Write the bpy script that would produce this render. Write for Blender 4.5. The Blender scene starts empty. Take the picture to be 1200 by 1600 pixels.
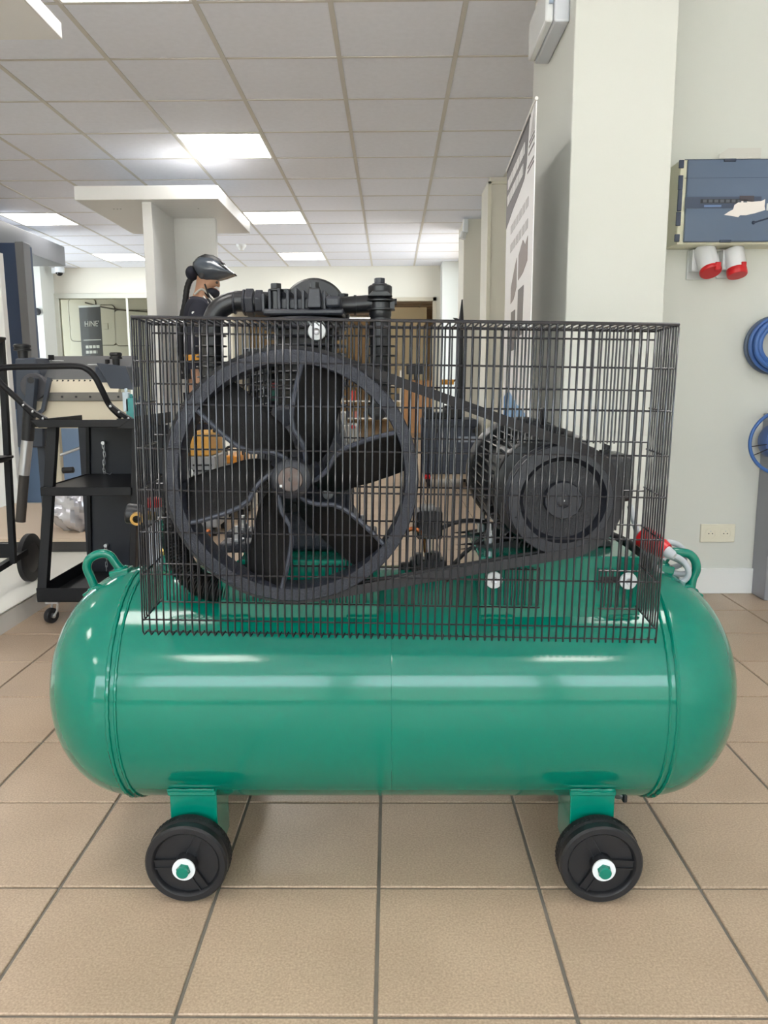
import bpy, bmesh, math, random
from mathutils import Vector, Matrix, Euler
random.seed(7)
S = bpy.context.scene
COL = S.collection
PI = math.pi

# ------------------------------------------------------------------ camera
F, PITCH, YAW, ROLL, EYE = 1212.84, 0.16344, -0.00945, -0.00446, 0.93093   # fitted to floor and ceiling grids of a 1200x1600 frame

def ray(px, py):
    u, v = (px-600)/F, (py-800)/F
    c, s = math.cos(-ROLL), math.sin(-ROLL); u, v = c*u-s*v, s*u+c*v
    x, y, z = u, 1.0, -v
    c, s = math.cos(-PITCH), math.sin(-PITCH); y, z = c*y-s*z, s*y+c*z
    c, s = math.cos(-YAW), math.sin(-YAW); x, y = c*x-s*y, s*x+c*y
    return Vector((x, y, z))
def A(px, py, Y):
    """measured photo point -> metres, at depth Y"""
    d = ray(px, py); return Vector((0, 0, EYE)) + d*(Y/d.y)
def FL(px, py, z=0.0):
    d = ray(px, py); return Vector((0, 0, EYE)) + d*((z-EYE)/d.z)

cam = bpy.data.objects.new('camera', bpy.data.cameras.new('camera'))
COL.objects.link(cam)
fw = ray(600, 800).normalized(); rt = (ray(601, 800)-ray(599, 800)).normalized(); up = rt.cross(fw)
M = Matrix((rt, up, -fw)).transposed().to_4x4(); M.translation = (0, 0, EYE)
cam.matrix_world = M
cam.data.sensor_fit = 'VERTICAL'; cam.data.sensor_height = 36; cam.data.lens = F/1600*36
cam.data.clip_start = 0.05; cam.data.clip_end = 100
S.camera = cam

# ------------------------------------------------------------------ world, exposure, daylight portals
S.view_settings.view_transform = 'Standard'; S.view_settings.look = 'None'
S.view_settings.exposure = 0.48; S.view_settings.gamma = 1; S.view_settings.use_curve_mapping = False
LAMP = 11.0
w = bpy.data.worlds.new('sky'); S.world = w; w.use_nodes = True
bg = w.node_tree.nodes['Background']; bg.inputs[0].default_value = (0.80, 0.91, 1.0, 1); bg.inputs[1].default_value = 6.3
sun = bpy.data.objects.new('sun', bpy.data.lights.new('sun', 'SUN')); COL.objects.link(sun)     # high sun added behind the building, so bounce off the forecourt lifts the ceiling
sun.data.energy = 52.0; sun.data.angle = 0.01; sun.data.color = (1.0, 0.97, 0.94); sun.rotation_euler = (-math.radians(32), 0, 0)
def portal(loc, rot, sx, sy):
    l = bpy.data.lights.new('daylight_portal', 'AREA'); l.shape = 'RECTANGLE'; l.size = sx; l.size_y = sy
    l.cycles.is_portal = True
    o = bpy.data.objects.new('daylight_portal', l); COL.objects.link(o); o.location = loc; o.rotation_euler = rot
REAR_WIN = [(-4.6, -2.6), (-2.4, -0.5), (-0.3, 1.3), (1.5, 2.85)]
REAR_Y, WZ0, WZ1 = -3.5, 0.35, 2.45
for a, b in REAR_WIN:
    portal(((a+b)/2, REAR_Y-0.1, (WZ0+WZ1)/2), (PI/2, 0, PI), b-a, WZ1-WZ0)
portal((1.35, 9.95, 1.55), (PI/2, 0, PI/2), 1.9, 1.7)
portal((-5.85, 9.3, 1.5), (PI/2, 0, -PI/2), 2.6, 1.8)

# ------------------------------------------------------------------ materials
def lin(c):
    c = c/255.0
    return c/12.92 if c <= 0.04045 else ((c+0.055)/1.055)**2.4
def rgb(t): return (lin(t[0]), lin(t[1]), lin(t[2]), 1)
MATS = {}
def mat(name, col, rough=0.5, metal=0.0, bump=0.0, bscale=200, var=0.0, vscale=3.0, coat=0.0, rvar=0.0, dark=None, spec=0.5):
    if name in MATS: return MATS[name]
    m = bpy.data.materials.new(name); m.use_nodes = True; MATS[name] = m
    nt = m.node_tree; b = nt.nodes['Principled BSDF']
    b.inputs['Base Color'].default_value = rgb(col); b.inputs['Roughness'].default_value = rough
    b.inputs['Metallic'].default_value = metal; b.inputs['Specular IOR Level'].default_value = spec
    if coat: b.inputs['Coat Weight'].default_value = coat; b.inputs['Coat Roughness'].default_value = 0.04
    g = nt.nodes.new('ShaderNodeNewGeometry')
    if var:
        n = nt.nodes.new('ShaderNodeTexNoise'); n.inputs['Scale'].default_value = vscale; n.inputs['Detail'].default_value = 5
        nt.links.new(g.outputs['Position'], n.inputs['Vector'])
        mx = nt.nodes.new('ShaderNodeMix'); mx.data_type = 'RGBA'
        d = dark or tuple(max(0, c*(1-var)) for c in col); l = tuple(min(255, c*(1+var*0.6)) for c in col)
        mx.inputs[6].default_value = rgb(d); mx.inputs[7].default_value = rgb(l)
        nt.links.new(n.outputs['Fac'], mx.inputs[0]); nt.links.new(mx.outputs[2], b.inputs['Base Color'])
        if rvar:
            mr = nt.nodes.new('ShaderNodeMapRange'); mr.inputs[3].default_value = rough-rvar; mr.inputs[4].default_value = rough+rvar
            nt.links.new(n.outputs['Fac'], mr.inputs[0]); nt.links.new(mr.outputs[0], b.inputs['Roughness'])
    if bump:
        n2 = nt.nodes.new('ShaderNodeTexNoise'); n2.inputs['Scale'].default_value = bscale; n2.inputs['Detail'].default_value = 2
        nt.links.new(g.outputs['Position'], n2.inputs['Vector'])
        bp = nt.nodes.new('ShaderNodeBump'); bp.inputs['Strength'].default_value = bump; bp.inputs['Distance'].default_value = 0.002
        nt.links.new(n2.outputs['Fac'], bp.inputs['Height']); nt.links.new(bp.outputs[0], b.inputs['Normal'])
    return m
def emis(name, col, strength):
    m = bpy.data.materials.new(name); m.use_nodes = True; MATS[name] = m
    b = m.node_tree.nodes['Principled BSDF']; b.inputs['Base Color'].default_value = rgb(col)
    b.inputs['Emission Color'].default_value = rgb(col); b.inputs['Emission Strength'].default_value = strength
    return m
def glass(name, tint=(235, 245, 242), rough=0.0, refl=0.12):
    m = bpy.data.materials.new(name); m.use_nodes = True; MATS[name] = m
    nt = m.node_tree; out = nt.nodes['Material Output']; nt.nodes.remove(nt.nodes['Principled BSDF'])
    t = nt.nodes.new('ShaderNodeBsdfTransparent'); t.inputs[0].default_value = rgb(tint)
    gl = nt.nodes.new('ShaderNodeBsdfGlossy'); gl.inputs['Roughness'].default_value = rough
    mx = nt.nodes.new('ShaderNodeMixShader'); fr = nt.nodes.new('ShaderNodeFresnel'); fr.inputs[0].default_value = 1.14
    ad = nt.nodes.new('ShaderNodeMath'); ad.operation = 'ADD'; ad.inputs[1].default_value = refl
    nt.links.new(fr.outputs[0], ad.inputs[0]); nt.links.new(ad.outputs[0], mx.inputs[0])
    nt.links.new(t.outputs[0], mx.inputs[1]); nt.links.new(gl.outputs[0], mx.inputs[2]); nt.links.new(mx.outputs[0], out.inputs[0])
    return m

WALL = mat('wall_paint', (212, 214, 208), 0.65, bump=0.06, bscale=160, var=0.015, vscale=2)
WALLW = mat('wall_paint_warm', (224, 220, 207), 0.65, bump=0.05, bscale=160, var=0.02, vscale=2)
BACKW = mat('workshop_wall_paint', (214, 190, 150), 0.7, var=0.03)
CEIL = mat('mineral_fibre', (238, 241, 250), 0.85, bump=0.25, bscale=420, var=0.03, vscale=30)
CEILB = mat('workshop_mineral_fibre', (170, 150, 128), 0.85, var=0.04)
TBAR = mat('enamelled_runner', (206, 203, 196), 0.45)
GROUT = mat('grout', (122, 117, 108), 0.85, bump=0.4, bscale=600, var=0.2, vscale=14)
BASEB = mat('skirting_paint', (228, 230, 230), 0.4)
GREEN = mat('green_enamel', (0, 117, 97), 0.12, bump=0.02, bscale=90, coat=0.15, spec=0.42)
BLACK = mat('black_paint', (21, 22, 26), 0.33, bump=0.05, bscale=260)
CAST = mat('black_cast_iron', (45, 48, 59), 0.42, bump=0.75, bscale=420)
CASTS = mat('black_cast_smooth', (36, 38, 46), 0.38, bump=0.25, bscale=300)
FANB = mat('fan_blade_iron', (14, 13, 14), 0.5, bump=0.35, bscale=380, spec=0.35)
WIRE = mat('black_coated_wire', (27, 28, 35), 0.28, coat=0.4)
RUBBER = mat('black_rubber', (25, 25, 28), 0.55, bump=0.15, bscale=300)
PLASB = mat('black_plastic', (24, 25, 29), 0.42, bump=0.05, bscale=500)
BELT = mat('belt_rubber', (34, 33, 36), 0.6, bump=0.1, bscale=300)
STEEL = mat('zinc_steel', (196, 198, 202), 0.28, 0.9)
DSTEEL = mat('machined_shaft_steel', (100, 97, 97), 0.45, 0.5, var=0.25, vscale=90, dark=(96, 70, 58))
WHITEP = mat('white_washer', (226, 230, 232), 0.3)
BRASS = mat('brass', (196, 158, 92), 0.28, 0.9)
COPPER = mat('copper', (188, 112, 70), 0.3, 0.9)
RED = mat('red_plastic', (200, 26, 34), 0.35)
GREYC = mat('grey_cable', (176, 180, 186), 0.45)
CREAM = mat('cream_laminate', (230, 230, 228), 0.4)
CARTB = mat('cart_black', (14, 15, 20), 0.45, bump=0.05, bscale=600, spec=0.3)

# ------------------------------------------------------------------ mesh builder
class MB:
    def __init__(s): s.v = []; s.f = []
    def add(s, vs, fs):
        b = len(s.v); s.v += [Vector(p) for p in vs]; s.f += [tuple(i+b for i in f) for f in fs]; return s
    def box(s, x0, x1, y0, y1, z0, z1, rot=None, about=None):
        vs = [Vector((x, y, z)) for z in (z0, z1) for y in (y0, y1) for x in (x0, x1)]
        if rot is not None:
            c = Vector(about) if about is not None else sum(vs, Vector())/8
            vs = [c + rot @ (p-c) for p in vs]
        return s.add(vs, [(0, 2, 3, 1), (4, 5, 7, 6), (0, 1, 5, 4), (2, 6, 7, 3), (0, 4, 6, 2), (1, 3, 7, 5)])
    def cyl(s, p0, p1, r0, r1=None, n=20, caps=True):
        r1 = r0 if r1 is None else r1
        p0, p1 = Vector(p0), Vector(p1); d = (p1-p0).normalized()
        a = d.orthogonal().normalized(); b = d.cross(a)
        vs = []
        for p, r in ((p0, r0), (p1, r1)):
            for i in range(n):
                t = 2*PI*i/n; vs.append(p + a*(r*math.cos(t)) + b*(r*math.sin(t)))
        fs = [(i, (i+1) % n, n+(i+1) % n, n+i) for i in range(n)]
        if caps: fs += [tuple(range(n-1, -1, -1)), tuple(range(n, 2*n))]
        return s.add(vs, fs)
    def lathe(s, o, axis, prof, n=32, a0=None, arc=2*PI, sq=(1, 1)):
        """prof: list of (radius, offset along axis)"""
        o = Vector(o); d = Vector(axis).normalized()
        a = Vector(a0).normalized() if a0 is not None else d.orthogonal().normalized(); b = d.cross(a)
        full = abs(arc-2*PI) < 1e-6; m = n if full else n+1
        vs = []
        for r, h in prof:
            for i in range(m):
                t = arc*i/n; vs.append(o + d*h + a*(r*sq[0]*math.cos(t)) + b*(r*sq[1]*math.sin(t)))
        fs = []
        for k in range(len(prof)-1):
            for i in range(n):
                j = (i+1) % m
                fs.append((k*m+i, k*m+j, (k+1)*m+j, (k+1)*m+i))
        if full:
            if prof[0][0] > 1e-6: fs.append(tuple(range(m-1, -1, -1)))
            if prof[-1][0] > 1e-6: fs.append(tuple(range((len(prof)-1)*m, len(prof)*m)))
        return s.add(vs, fs)
    def ring(s, o, axis, prof, n=32):
        """closed profile lathe"""
        o = Vector(o); d = Vector(axis).normalized(); a = d.orthogonal().normalized(); b = d.cross(a)
        vs = []; k = len(prof)
        for i in range(n):
            t = 2*PI*i/n; e = a*math.cos(t)+b*math.sin(t)
            for r, h in prof: vs.append(o + d*h + e*r)
        fs = [(i*k+j, i*k+(j+1) % k, ((i+1) % n)*k+(j+1) % k, ((i+1) % n)*k+j) for i in range(n) for j in range(k)]
        return s.add(vs, fs)
    def tube(s, pts, r, n=8, closed=False, caps=True):
        pts = [Vector(p) for p in pts]; m = len(pts)
        rr = r if isinstance(r, (list, tuple)) else [r]*m
        tan = []
        for i in range(m):
            p0 = pts[(i-1) % m] if closed or i else pts[0]; p1 = pts[(i+1) % m] if closed or i < m-1 else pts[-1]
            tan.append((p1-p0).normalized())
        a = tan[0].orthogonal().normalized(); vs = []
        for i in range(m):
            a = (a - tan[i]*a.dot(tan[i]))
            a = a.normalized() if a.length > 1e-6 else tan[i].orthogonal().normalized()
            b = tan[i].cross(a)
            for k in range(n):
                t = 2*PI*k/n; vs.append(pts[i] + a*(rr[i]*math.cos(t)) + b*(rr[i]*math.sin(t)))
        fs = []
        for i in range(m if closed else m-1):
            j = (i+1) % m
            for k in range(n):
                l = (k+1) % n; fs.append((i*n+k, i*n+l, j*n+l, j*n+k))
        if caps and not closed: fs += [tuple(range(n-1, -1, -1)), tuple(range((m-1)*n, m*n))]
        return s.add(vs, fs)
    def prism(s, poly, ax, a0, a1):
        """poly: 2D points in the two axes other than ax, in order; extruded along ax from a0 to a1"""
        def P(u, v, a): return {0: (a, u, v), 1: (u, a, v), 2: (u, v, a)}[ax]
        n = len(poly); vs = [P(u, v, a0) for u, v in poly] + [P(u, v, a1) for u, v in poly]
        fs = [tuple(range(n-1, -1, -1)), tuple(range(n, 2*n))] + [(i, (i+1) % n, n+(i+1) % n, n+i) for i in range(n)]
        return s.add(vs, fs)
    def ball(s, c, r, n=16, m=10, sc=(1, 1, 1)):
        c = Vector(c); vs = [c+Vector((0, 0, r*sc[2]))]
        for j in range(1, m):
            t = PI*j/m
            for i in range(n):
                p = 2*PI*i/n; vs.append(c+Vector((r*sc[0]*math.sin(t)*math.cos(p), r*sc[1]*math.sin(t)*math.sin(p), r*sc[2]*math.cos(t))))
        vs.append(c-Vector((0, 0, r*sc[2]))); fs = [(0, 1+i, 1+(i+1) % n) for i in range(n)]
        for j in range(m-2):
            for i in range(n):
                q = 1+j*n; fs.append((q+i, q+n+i, q+n+(i+1) % n, q+(i+1) % n))
        L = len(vs)-1; q = 1+(m-2)*n
        fs += [(L, q+(i+1) % n, q+i) for i in range(n)]
        return s.add(vs, fs)
    def grid(s, rows, thick=0.0, closed=False):
        """rows: list of equal-length point rows -> surface (solid sheet when thick)"""
        m, n = len(rows), len(rows[0]); vs = [Vector(p) for r in rows for p in r]
        fs = [(i*n+j, i*n+j+1, (i+1)*n+j+1, (i+1)*n+j) for i in range(m-1) for j in range(n-1)]
        return s.add(vs, fs)
    def mesh(s, name, off=Vector(), smooth=40):
        me = bpy.data.meshes.new(name); me.from_pydata([p-off for p in s.v], [], s.f); me.validate()
        b = bmesh.new(); b.from_mesh(me); bmesh.ops.recalc_face_normals(b, faces=b.faces); b.to_mesh(me); b.free()
        if smooth:
            me.shade_smooth(); me.set_sharp_from_angle(angle=math.radians(smooth))
        return me
    def build(s, name, m, parent=None, off=None, bev=0.0, seg=2, smooth=40, solid=0.0):
        w0 = WO.get(parent, Vector()) if parent else (Vector(off) if off is not None else Vector())
        me = s.mesh(name, w0, smooth)
        o = bpy.data.objects.new(name, me); COL.objects.link(o)
        me.materials.append(m)
        if parent: o.parent = parent; WO[o] = w0
        else: o.location = w0; WO[o] = w0
        if solid:
            k = o.modifiers.new('solid', 'SOLIDIFY'); k.thickness = solid; k.offset = 0
        if bev:
            k = o.modifiers.new('bevel', 'BEVEL'); k.width = bev; k.segments = seg; k.limit_method = 'ANGLE'; k.angle_limit = math.radians(40)
        return o
WO = {}
def tag(o, label=None, cat=None, group=None, kind=None):
    if label: o['label'] = label
    if cat: o['category'] = cat
    if group: o['group'] = group
    if kind: o['kind'] = kind
    return o
def thing(name, loc, label, cat, group=None):
    o = bpy.data.objects.new(name, None); COL.objects.link(o); o.location = loc; WO[o] = Vector(loc)
    o.empty_display_size = 0.1
    return tag(o, label, cat, group)
def inst(name, me, parent, loc, rot=(0, 0, 0), lab=None):
    """another object on shared mesh data, child of parent, loc in world"""
    o = bpy.data.objects.new(name, me); COL.objects.link(o)
    o.parent = parent; o.location = Vector(loc)-WO.get(parent, Vector()); o.rotation_euler = rot
    WO[o] = Vector(loc)
    if lab: o['label'] = lab
    return o
def arc(c, r, a0, a1, n, plane='xz', other=0.0):
    out = []
    for i in range(n+1):
        t = a0+(a1-a0)*i/n; u, v = c[0]+r*math.cos(t), c[1]+r*math.sin(t)
        out.append({'xz': (u, other, v), 'xy': (u, v, other), 'yz': (other, u, v)}[plane])
    return out
def smooth_path(P, n=8):
    """Catmull-Rom through the points"""
    P = [Vector(p) for p in P]; Q = [P[0]*2-P[1]]+P+[P[-1]*2-P[-2]]; out = []
    for i in range(1, len(Q)-2):
        a, b, c, d = Q[i-1], Q[i], Q[i+1], Q[i+2]
        for k in range(n):
            t = k/n; out.append(0.5*((2*b)+(c-a)*t+(2*a-5*b+4*c-d)*t*t+(3*b-a-3*c+d)*t**3))
    out.append(P[-1]); return out
def hexbolt(mb, p, d, r, h):
    d = Vector(d).normalized(); mb.cyl(p, Vector(p)+d*h, r, n=6)
# ================================================================== THE SETTING
CZ = 2.60; T = 0.30; FX0, FY0 = -0.0256, 1.0201; CX0, CY0 = -0.2625, 3.7458
def struct(name, mb, m, **k):
    o = mb.build(name, m, **k); o['kind'] = 'structure'; return o
XL, XR, YB = -5.6, 3.0, 11.55
PX0, PX1, PY0, PY1 = 0.645, 1.005, 2.95, 3.77     # pillar beside the banner
RWY = 3.39                                        # wall with the fuse box

floor = struct('floor', MB().box(-7, 4.2, REAR_Y-0.2, 20.2, -0.12, -0.004), GROUT)
def tile_mat():
    m = bpy.data.materials.new('stoneware_tile'); m.use_nodes = True; nt = m.node_tree; b = nt.nodes['Principled BSDF']
    g = nt.nodes.new('ShaderNodeNewGeometry'); oi = nt.nodes.new('ShaderNodeObjectInfo')
    n = nt.nodes.new('ShaderNodeTexNoise'); n.inputs['Scale'].default_value = 260; n.inputs['Detail'].default_value = 3
    n2 = nt.nodes.new('ShaderNodeTexNoise'); n2.inputs['Scale'].default_value = 5; n2.inputs['Detail'].default_value = 4
    nt.links.new(g.outputs['Position'], n.inputs['Vector']); nt.links.new(g.outputs['Position'], n2.inputs['Vector'])
    r = nt.nodes.new('ShaderNodeValToRGB'); e = r.color_ramp.elements
    e[0].position = 0.30; e[0].color = rgb((163, 142, 121)); e[1].position = 0.72; e[1].color = rgb((196, 174, 150))
    nt.links.new(n.outputs['Fac'], r.inputs[0])
    mx = nt.nodes.new('ShaderNodeMix'); mx.data_type = 'RGBA'; mx.blend_type = 'MULTIPLY'; mx.inputs[0].default_value = 1
    r2 = nt.nodes.new('ShaderNodeValToRGB'); q = r2.color_ramp.elements
    q[0].position = 0.3; q[0].color = (0.86, 0.85, 0.84, 1); q[1].position = 0.75; q[1].color = (1, 1, 1, 1)
    nt.links.new(n2.outputs['Fac'], r2.inputs[0]); nt.links.new(r.outputs[0], mx.inputs[6]); nt.links.new(r2.outputs[0], mx.inputs[7])
    hs = nt.nodes.new('ShaderNodeHueSaturation'); mr = nt.nodes.new('ShaderNodeMapRange')
    mr.inputs[3].default_value = 0.96; mr.inputs[4].default_value = 1.04
    nt.links.new(oi.outputs['Random'], mr.inputs[0]); nt.links.new(mr.outputs[0], hs.inputs['Value'])
    nt.links.new(mx.outputs[2], hs.inputs['Color']); nt.links.new(hs.outputs[0], b.inputs['Base Color'])
    b.inputs['Roughness'].default_value = 0.36
    bp = nt.nodes.new('ShaderNodeBump'); bp.inputs['Strength'].default_value = 0.12; bp.inputs['Distance'].default_value = 0.001
    nt.links.new(n.outputs['Fac'], bp.inputs['Height']); nt.links.new(bp.outputs[0], b.inputs['Normal'])
    return m
TILE = tile_mat()
def slab(mb, x0, x1, y0, y1, z0, z1, c=0.0015):
    vs = [(x0, y0, z0), (x1, y0, z0), (x1, y1, z0), (x0, y1, z0), (x0, y0, z1-c), (x1, y0, z1-c), (x1, y1, z1-c), (x0, y1, z1-c),
          (x0+c, y0+c, z1), (x1-c, y0+c, z1), (x1-c, y1-c, z1), (x0+c, y1-c, z1)]
    fs = [(0, 1, 5, 4), (1, 2, 6, 5), (2, 3, 7, 6), (3, 0, 4, 7), (4, 5, 9, 8), (5, 6, 10, 9), (6, 7, 11, 10), (7, 4, 8, 11), (8, 9, 10, 11)]
    return mb.add(vs, fs)
J = 0.0032
tm = slab(MB(), J, T-J, J, T-J, -0.004, 0.0).mesh('floor_tile', smooth=0); tm.materials.append(TILE)
rest = MB()
for i in range(-17, 10):
    for j in range(-15, 64):
        x, y = FX0+i*T, FY0+j*T
        s = abs(x+T/2)/max(0.3, y+T/2)
        if -2 <= j <= 9 and s < 0.62 and -7 <= i <= 7 or 10 <= j <= 16 and -9 <= i <= 3 and s < 0.5:
            inst('floor_tile', tm, floor, (x, y, 0))
        elif y > YB and x < -6.6: pass
        else: slab(rest, x+J, x+T-J, y+J, y+T-J, -0.004, 0.0)
o = rest.build('floor_tiling', TILE, floor, smooth=0); o['kind'] = 'stuff'

# ceiling of mineral tiles in a metal grid
ceiling = struct('ceiling', MB().box(XL-.2, XR+.2, REAR_Y-.2, YB+.1, CZ+0.02, CZ+0.1), CEIL)
LAMPS = {(i, j) for i in (-6, -2, 2) for j in (-9, -5, -1, 3, 7, 11) if i < 0 or j < -1}
cm = slab(MB(), 0.010, 0.590, 0.010, 0.590, 0.0, 0.02, 0.003)
for k, v in enumerate(cm.v): cm.v[k] = Vector((v.x, v.y, -v.z+0.02))
cm = cm.mesh('ceiling_tile', smooth=0); cm.materials.append(CEIL)
rest = MB()
for i in range(-9, 6):
    for j in range(-13, 14):
        if (i, j) in LAMPS: continue
        x, y = CX0+i*.6, CY0+j*.6
        if -3 <= j <= 12 and i <= 1: inst('ceiling_tile', cm, ceiling, (x, y, CZ))
        elif j <= 12: rest.box(x+.01, x+.59, y+.01, y+.59, CZ, CZ+.02)
rest.build('ceiling_tiling', CEIL, ceiling, smooth=0)['kind'] = 'stuff'
bar = MB().box(-.012, .012, REAR_Y, YB, CZ-.003, CZ+.012).mesh('grid_runner', smooth=0); bar.materials.append(TBAR)
for i in range(-8, 6): inst('grid_runner', bar, ceiling, (CX0+i*.6, 0, 0))
bar = MB().box(XL, XR, -.008, .008, CZ-.002, CZ+.012).mesh('cross_runner', smooth=0); bar.materials.append(TBAR)
for j in range(-12, 14): inst('cross_runner', bar, ceiling, (0, CY0+j*.6, 0))
LPAN = emis('lamp_diffuser', (255, 252, 248), LAMP); LFR = mat('lamp_frame', (232, 232, 228), 0.4)
pm = MB().box(.022, .578, .022, .578, CZ-.001, CZ+.004).mesh('diffuser', smooth=0); pm.materials.append(LPAN)
fm = MB()
for a, b, c, d in ((.008, .592, .008, .022), (.008, .592, .578, .592), (.008, .022, .022, .578), (.578, .592, .022, .578)): fm.box(a, b, c, d, CZ-.004, CZ+.012)
fm = fm.mesh('frame', smooth=0); fm.materials.append(LFR)
LL = {(-2, -1): 'square ceiling light panel at the top edge, left of centre', (-2, 3): 'nearest whole square light panel in the middle of the tiled ceiling',
      (-2, 7): 'lit square ceiling panel right of the white canopy', (-2, 11): 'smallest lit ceiling panel above the compressor pump, farthest of its row',
      (-6, 7): 'lit ceiling panel above the dark blue display canopy', (-6, 11): 'far lit ceiling panel left of the white column under its canopy'}
for (i, j) in sorted(LAMPS):
    x, y = CX0+i*.6, CY0+j*.6
    t = thing('ceiling_light', (x, y, CZ), LL.get((i, j), 'square ceiling light outside the picture, %s column, %s row' % ({-6: 'left', -2: 'middle', 2: 'right'}[i], {-9: 'rear window', -5: 'overhead', -1: 'front', 3: 'column', 7: 'canopy', 11: 'last'}[j])), 'ceiling light', 'square light panels in the tiled ceiling')
    inst('diffuser', pm, t, (x, y, 0)); inst('frame', fm, t, (x, y, 0))

# walls
struct('wall_left', MB().box(XL-.15, XL, REAR_Y, 8.0, 0, CZ).box(XL-.15, XL, 10.6, YB, 0, CZ).box(XL-.15, XL, 8.0, 10.6, 0, .6).box(XL-.15, XL, 8.0, 10.6, 2.4, CZ), WALLW)
rear = MB().box(XL, XR, REAR_Y-.15, REAR_Y, 0, WZ0).box(XL, XR, REAR_Y-.15, REAR_Y, WZ1, CZ)
xs = [XL]+[v for ab in REAR_WIN for v in ab]+[XR]
for a, b in zip(xs[::2], xs[1::2]): rear.box(a, b, REAR_Y-.15, REAR_Y, WZ0, WZ1)
struct('wall_rear', rear, WALL)
struct('wall_right', MB().box(PX1-.1, XR+.1, RWY, RWY+.14, 0, CZ), WALL)
struct('wall_right_rear', MB().box(XR, XR+.15, REAR_Y, RWY, 0, CZ), WALL)
struct('pillar_near', MB().box(PX0, PX1, PY0, PY1, 0, CZ), WALL, bev=.004)
WRX = 1.12
struct('wall_right_far', MB().box(WRX, WRX+.15, PY1-.1, 9.0, 0, CZ).box(WRX, WRX+.15, 10.9, YB, 0, CZ).box(WRX, WRX+.15, 9, 10.9, 0, .7).box(WRX, WRX+.15, 9, 10.9, 2.4, CZ), WALL)
struct('pillar_middle', MB().box(.815, WRX, 6.72, 7.3, 0, CZ), WALLW, bev=.004)
struct('trim_1', MB().box(.80, .83, 6.70, 6.735, 0, 2.56).box(.80, WRX, 6.70, 6.73, 2.54, 2.56), mat('trim_cream', (226, 222, 205), .5), bev=.002)
struct('pillar_far', MB().box(.755, WRX, 8.35, 8.95, 0, CZ), WALLW, bev=.004)
struct('pillar_end', MB().box(.715, WRX, 11.15, YB, 0, CZ), WALL, bev=.004)
xo0, xo1, zo = -2.35, .66, 2.16
xg0, xg1, zg = -4.83, -3.1, 2.17
wb = MB().box(XL, xg0, YB, YB+.12, 0, CZ).box(xg0, xg1, YB, YB+.12, zg, CZ).box(xg0, xg1, YB, YB+.12, 0, .25).box(xg1, xo0, YB, YB+.12, 0, CZ)
wb.box(xo0, xo1, YB, YB+.12, zo, CZ).box(xo1, WRX, YB, YB+.12, 0, CZ)
struct('wall_back', wb, WALLW)
struct('trim_2', MB().box(xo0, xo0+.05, YB-.02, YB+.1, 0, zo).box(xo1-.05, xo1, YB-.02, YB+.1, 0, zo).box(xo0, xo1, YB-.02, YB+.1, zo-.05, zo), mat('door_trim', (196, 188, 168), .5))
# left glazed partition
w1 = thing('window_1', ((xg0+xg1)/2, YB, .25), None, None); del_keys = w1; w1['kind'] = 'structure'
fr = MB().box(xg0-.05, xg1+.05, YB-.03, YB+.02, zg, zg+.07).box(xg0-.05, xg0+.03, YB-.03, YB+.02, .25, zg).box(xg1-.03, xg1+.05, YB-.03, YB+.02, .25, zg).box(xg0, xg1, YB-.03, YB+.02, .2, .27)
fr.build('window_frame', mat('window_frame_grey', (205, 205, 192), .45), w1, bev=.004)
GL = glass('partition_glass', (244, 246, 242), 0, .0)
for a, b in ((xg0+.03, -3.83), (-3.8, xg1-.03)):
    MB().box(a, b, YB-.004, YB+.004, .27, zg).build('pane', GL, w1)
MB().box(-3.83, -3.80, YB-.012, YB+.012, .27, zg).build('mullion', mat('silicone_joint', (212, 212, 200), .4), w1)
# skirting on the right
struct('baseboard_right', MB().box(PX1, XR, RWY-.015, RWY, 0, .115), BASEB, bev=.003)
struct('trim_3', MB().box(A(1193.5, 935, 3.26).x, A(1193.5, 935, 3.26).x+.06, 3.26, RWY, 0, .80), mat('grey_upright', (150, 152, 160), .4, .3), bev=.004)
# workshop beyond the opening
struct('wall_workshop_back', MB().box(-7, 3.2, 20, 20.15, 0, 2.6), BACKW)
struct('wall_workshop_left', MB().box(-7.15, -7, YB, 20, 0, 2.6), BACKW)
struct('wall_workshop_right', MB().box(2.2, 2.35, YB+.12, 20, 0, 2.6), BACKW)
struct('wall_workshop_pier', MB().box(-.05, .75, 16.6, 16.9, 0, 2.5), mat('workshop_pier_paint', (222, 208, 172), .6))
wc = struct('ceiling_workshop', MB().box(-7, 2.4, YB+.12, 20, 2.5, 2.6), CEILB)
tb = MB()
for k in range(-8, 4): tb.box(k*.6-.012, k*.6+.012, YB+.2, 20, 2.492, 2.5)
for k in range(1, 14): tb.box(-6.9, 2.3, YB+k*.6-.01, YB+k*.6+.01, 2.494, 2.5)
tb.build('grid_runners', mat('workshop_runner', (150, 138, 120), .6), wc)['kind'] = 'stuff'
WL = emis('workshop_tube', (255, 236, 205), 16.0)
for k, (x, y) in enumerate(((-.75, 18.6), (-.75, 16.9), (-.75, 15.2), (-3.6, 17.5), (-4.2, 14.2), (1.2, 14.2))):
    t = thing('tube_light', (x, y, 2.49), ['farthest of three lit tube lights seen over the guard beside the cooler column', 'middle of three lit tube lights seen over the guard beside the cooler column', 'nearest of three lit tube lights seen over the guard beside the cooler column', 'tube light deep in the workshop, hidden behind the pump', 'tube light above the van behind the glass partition', 'tube light at the right of the workshop, hidden by the end pillar'][k], 'ceiling light', 'tube lights in the far workshop')
    MB().box(x-.42, x+.42, y-.06, y+.06, 2.455, 2.49).build('housing', LFR, t)
    MB().cyl((x-.4, y, 2.445), (x+.4, y, 2.445), .018, n=10).build('tube', WL, t)
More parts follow.
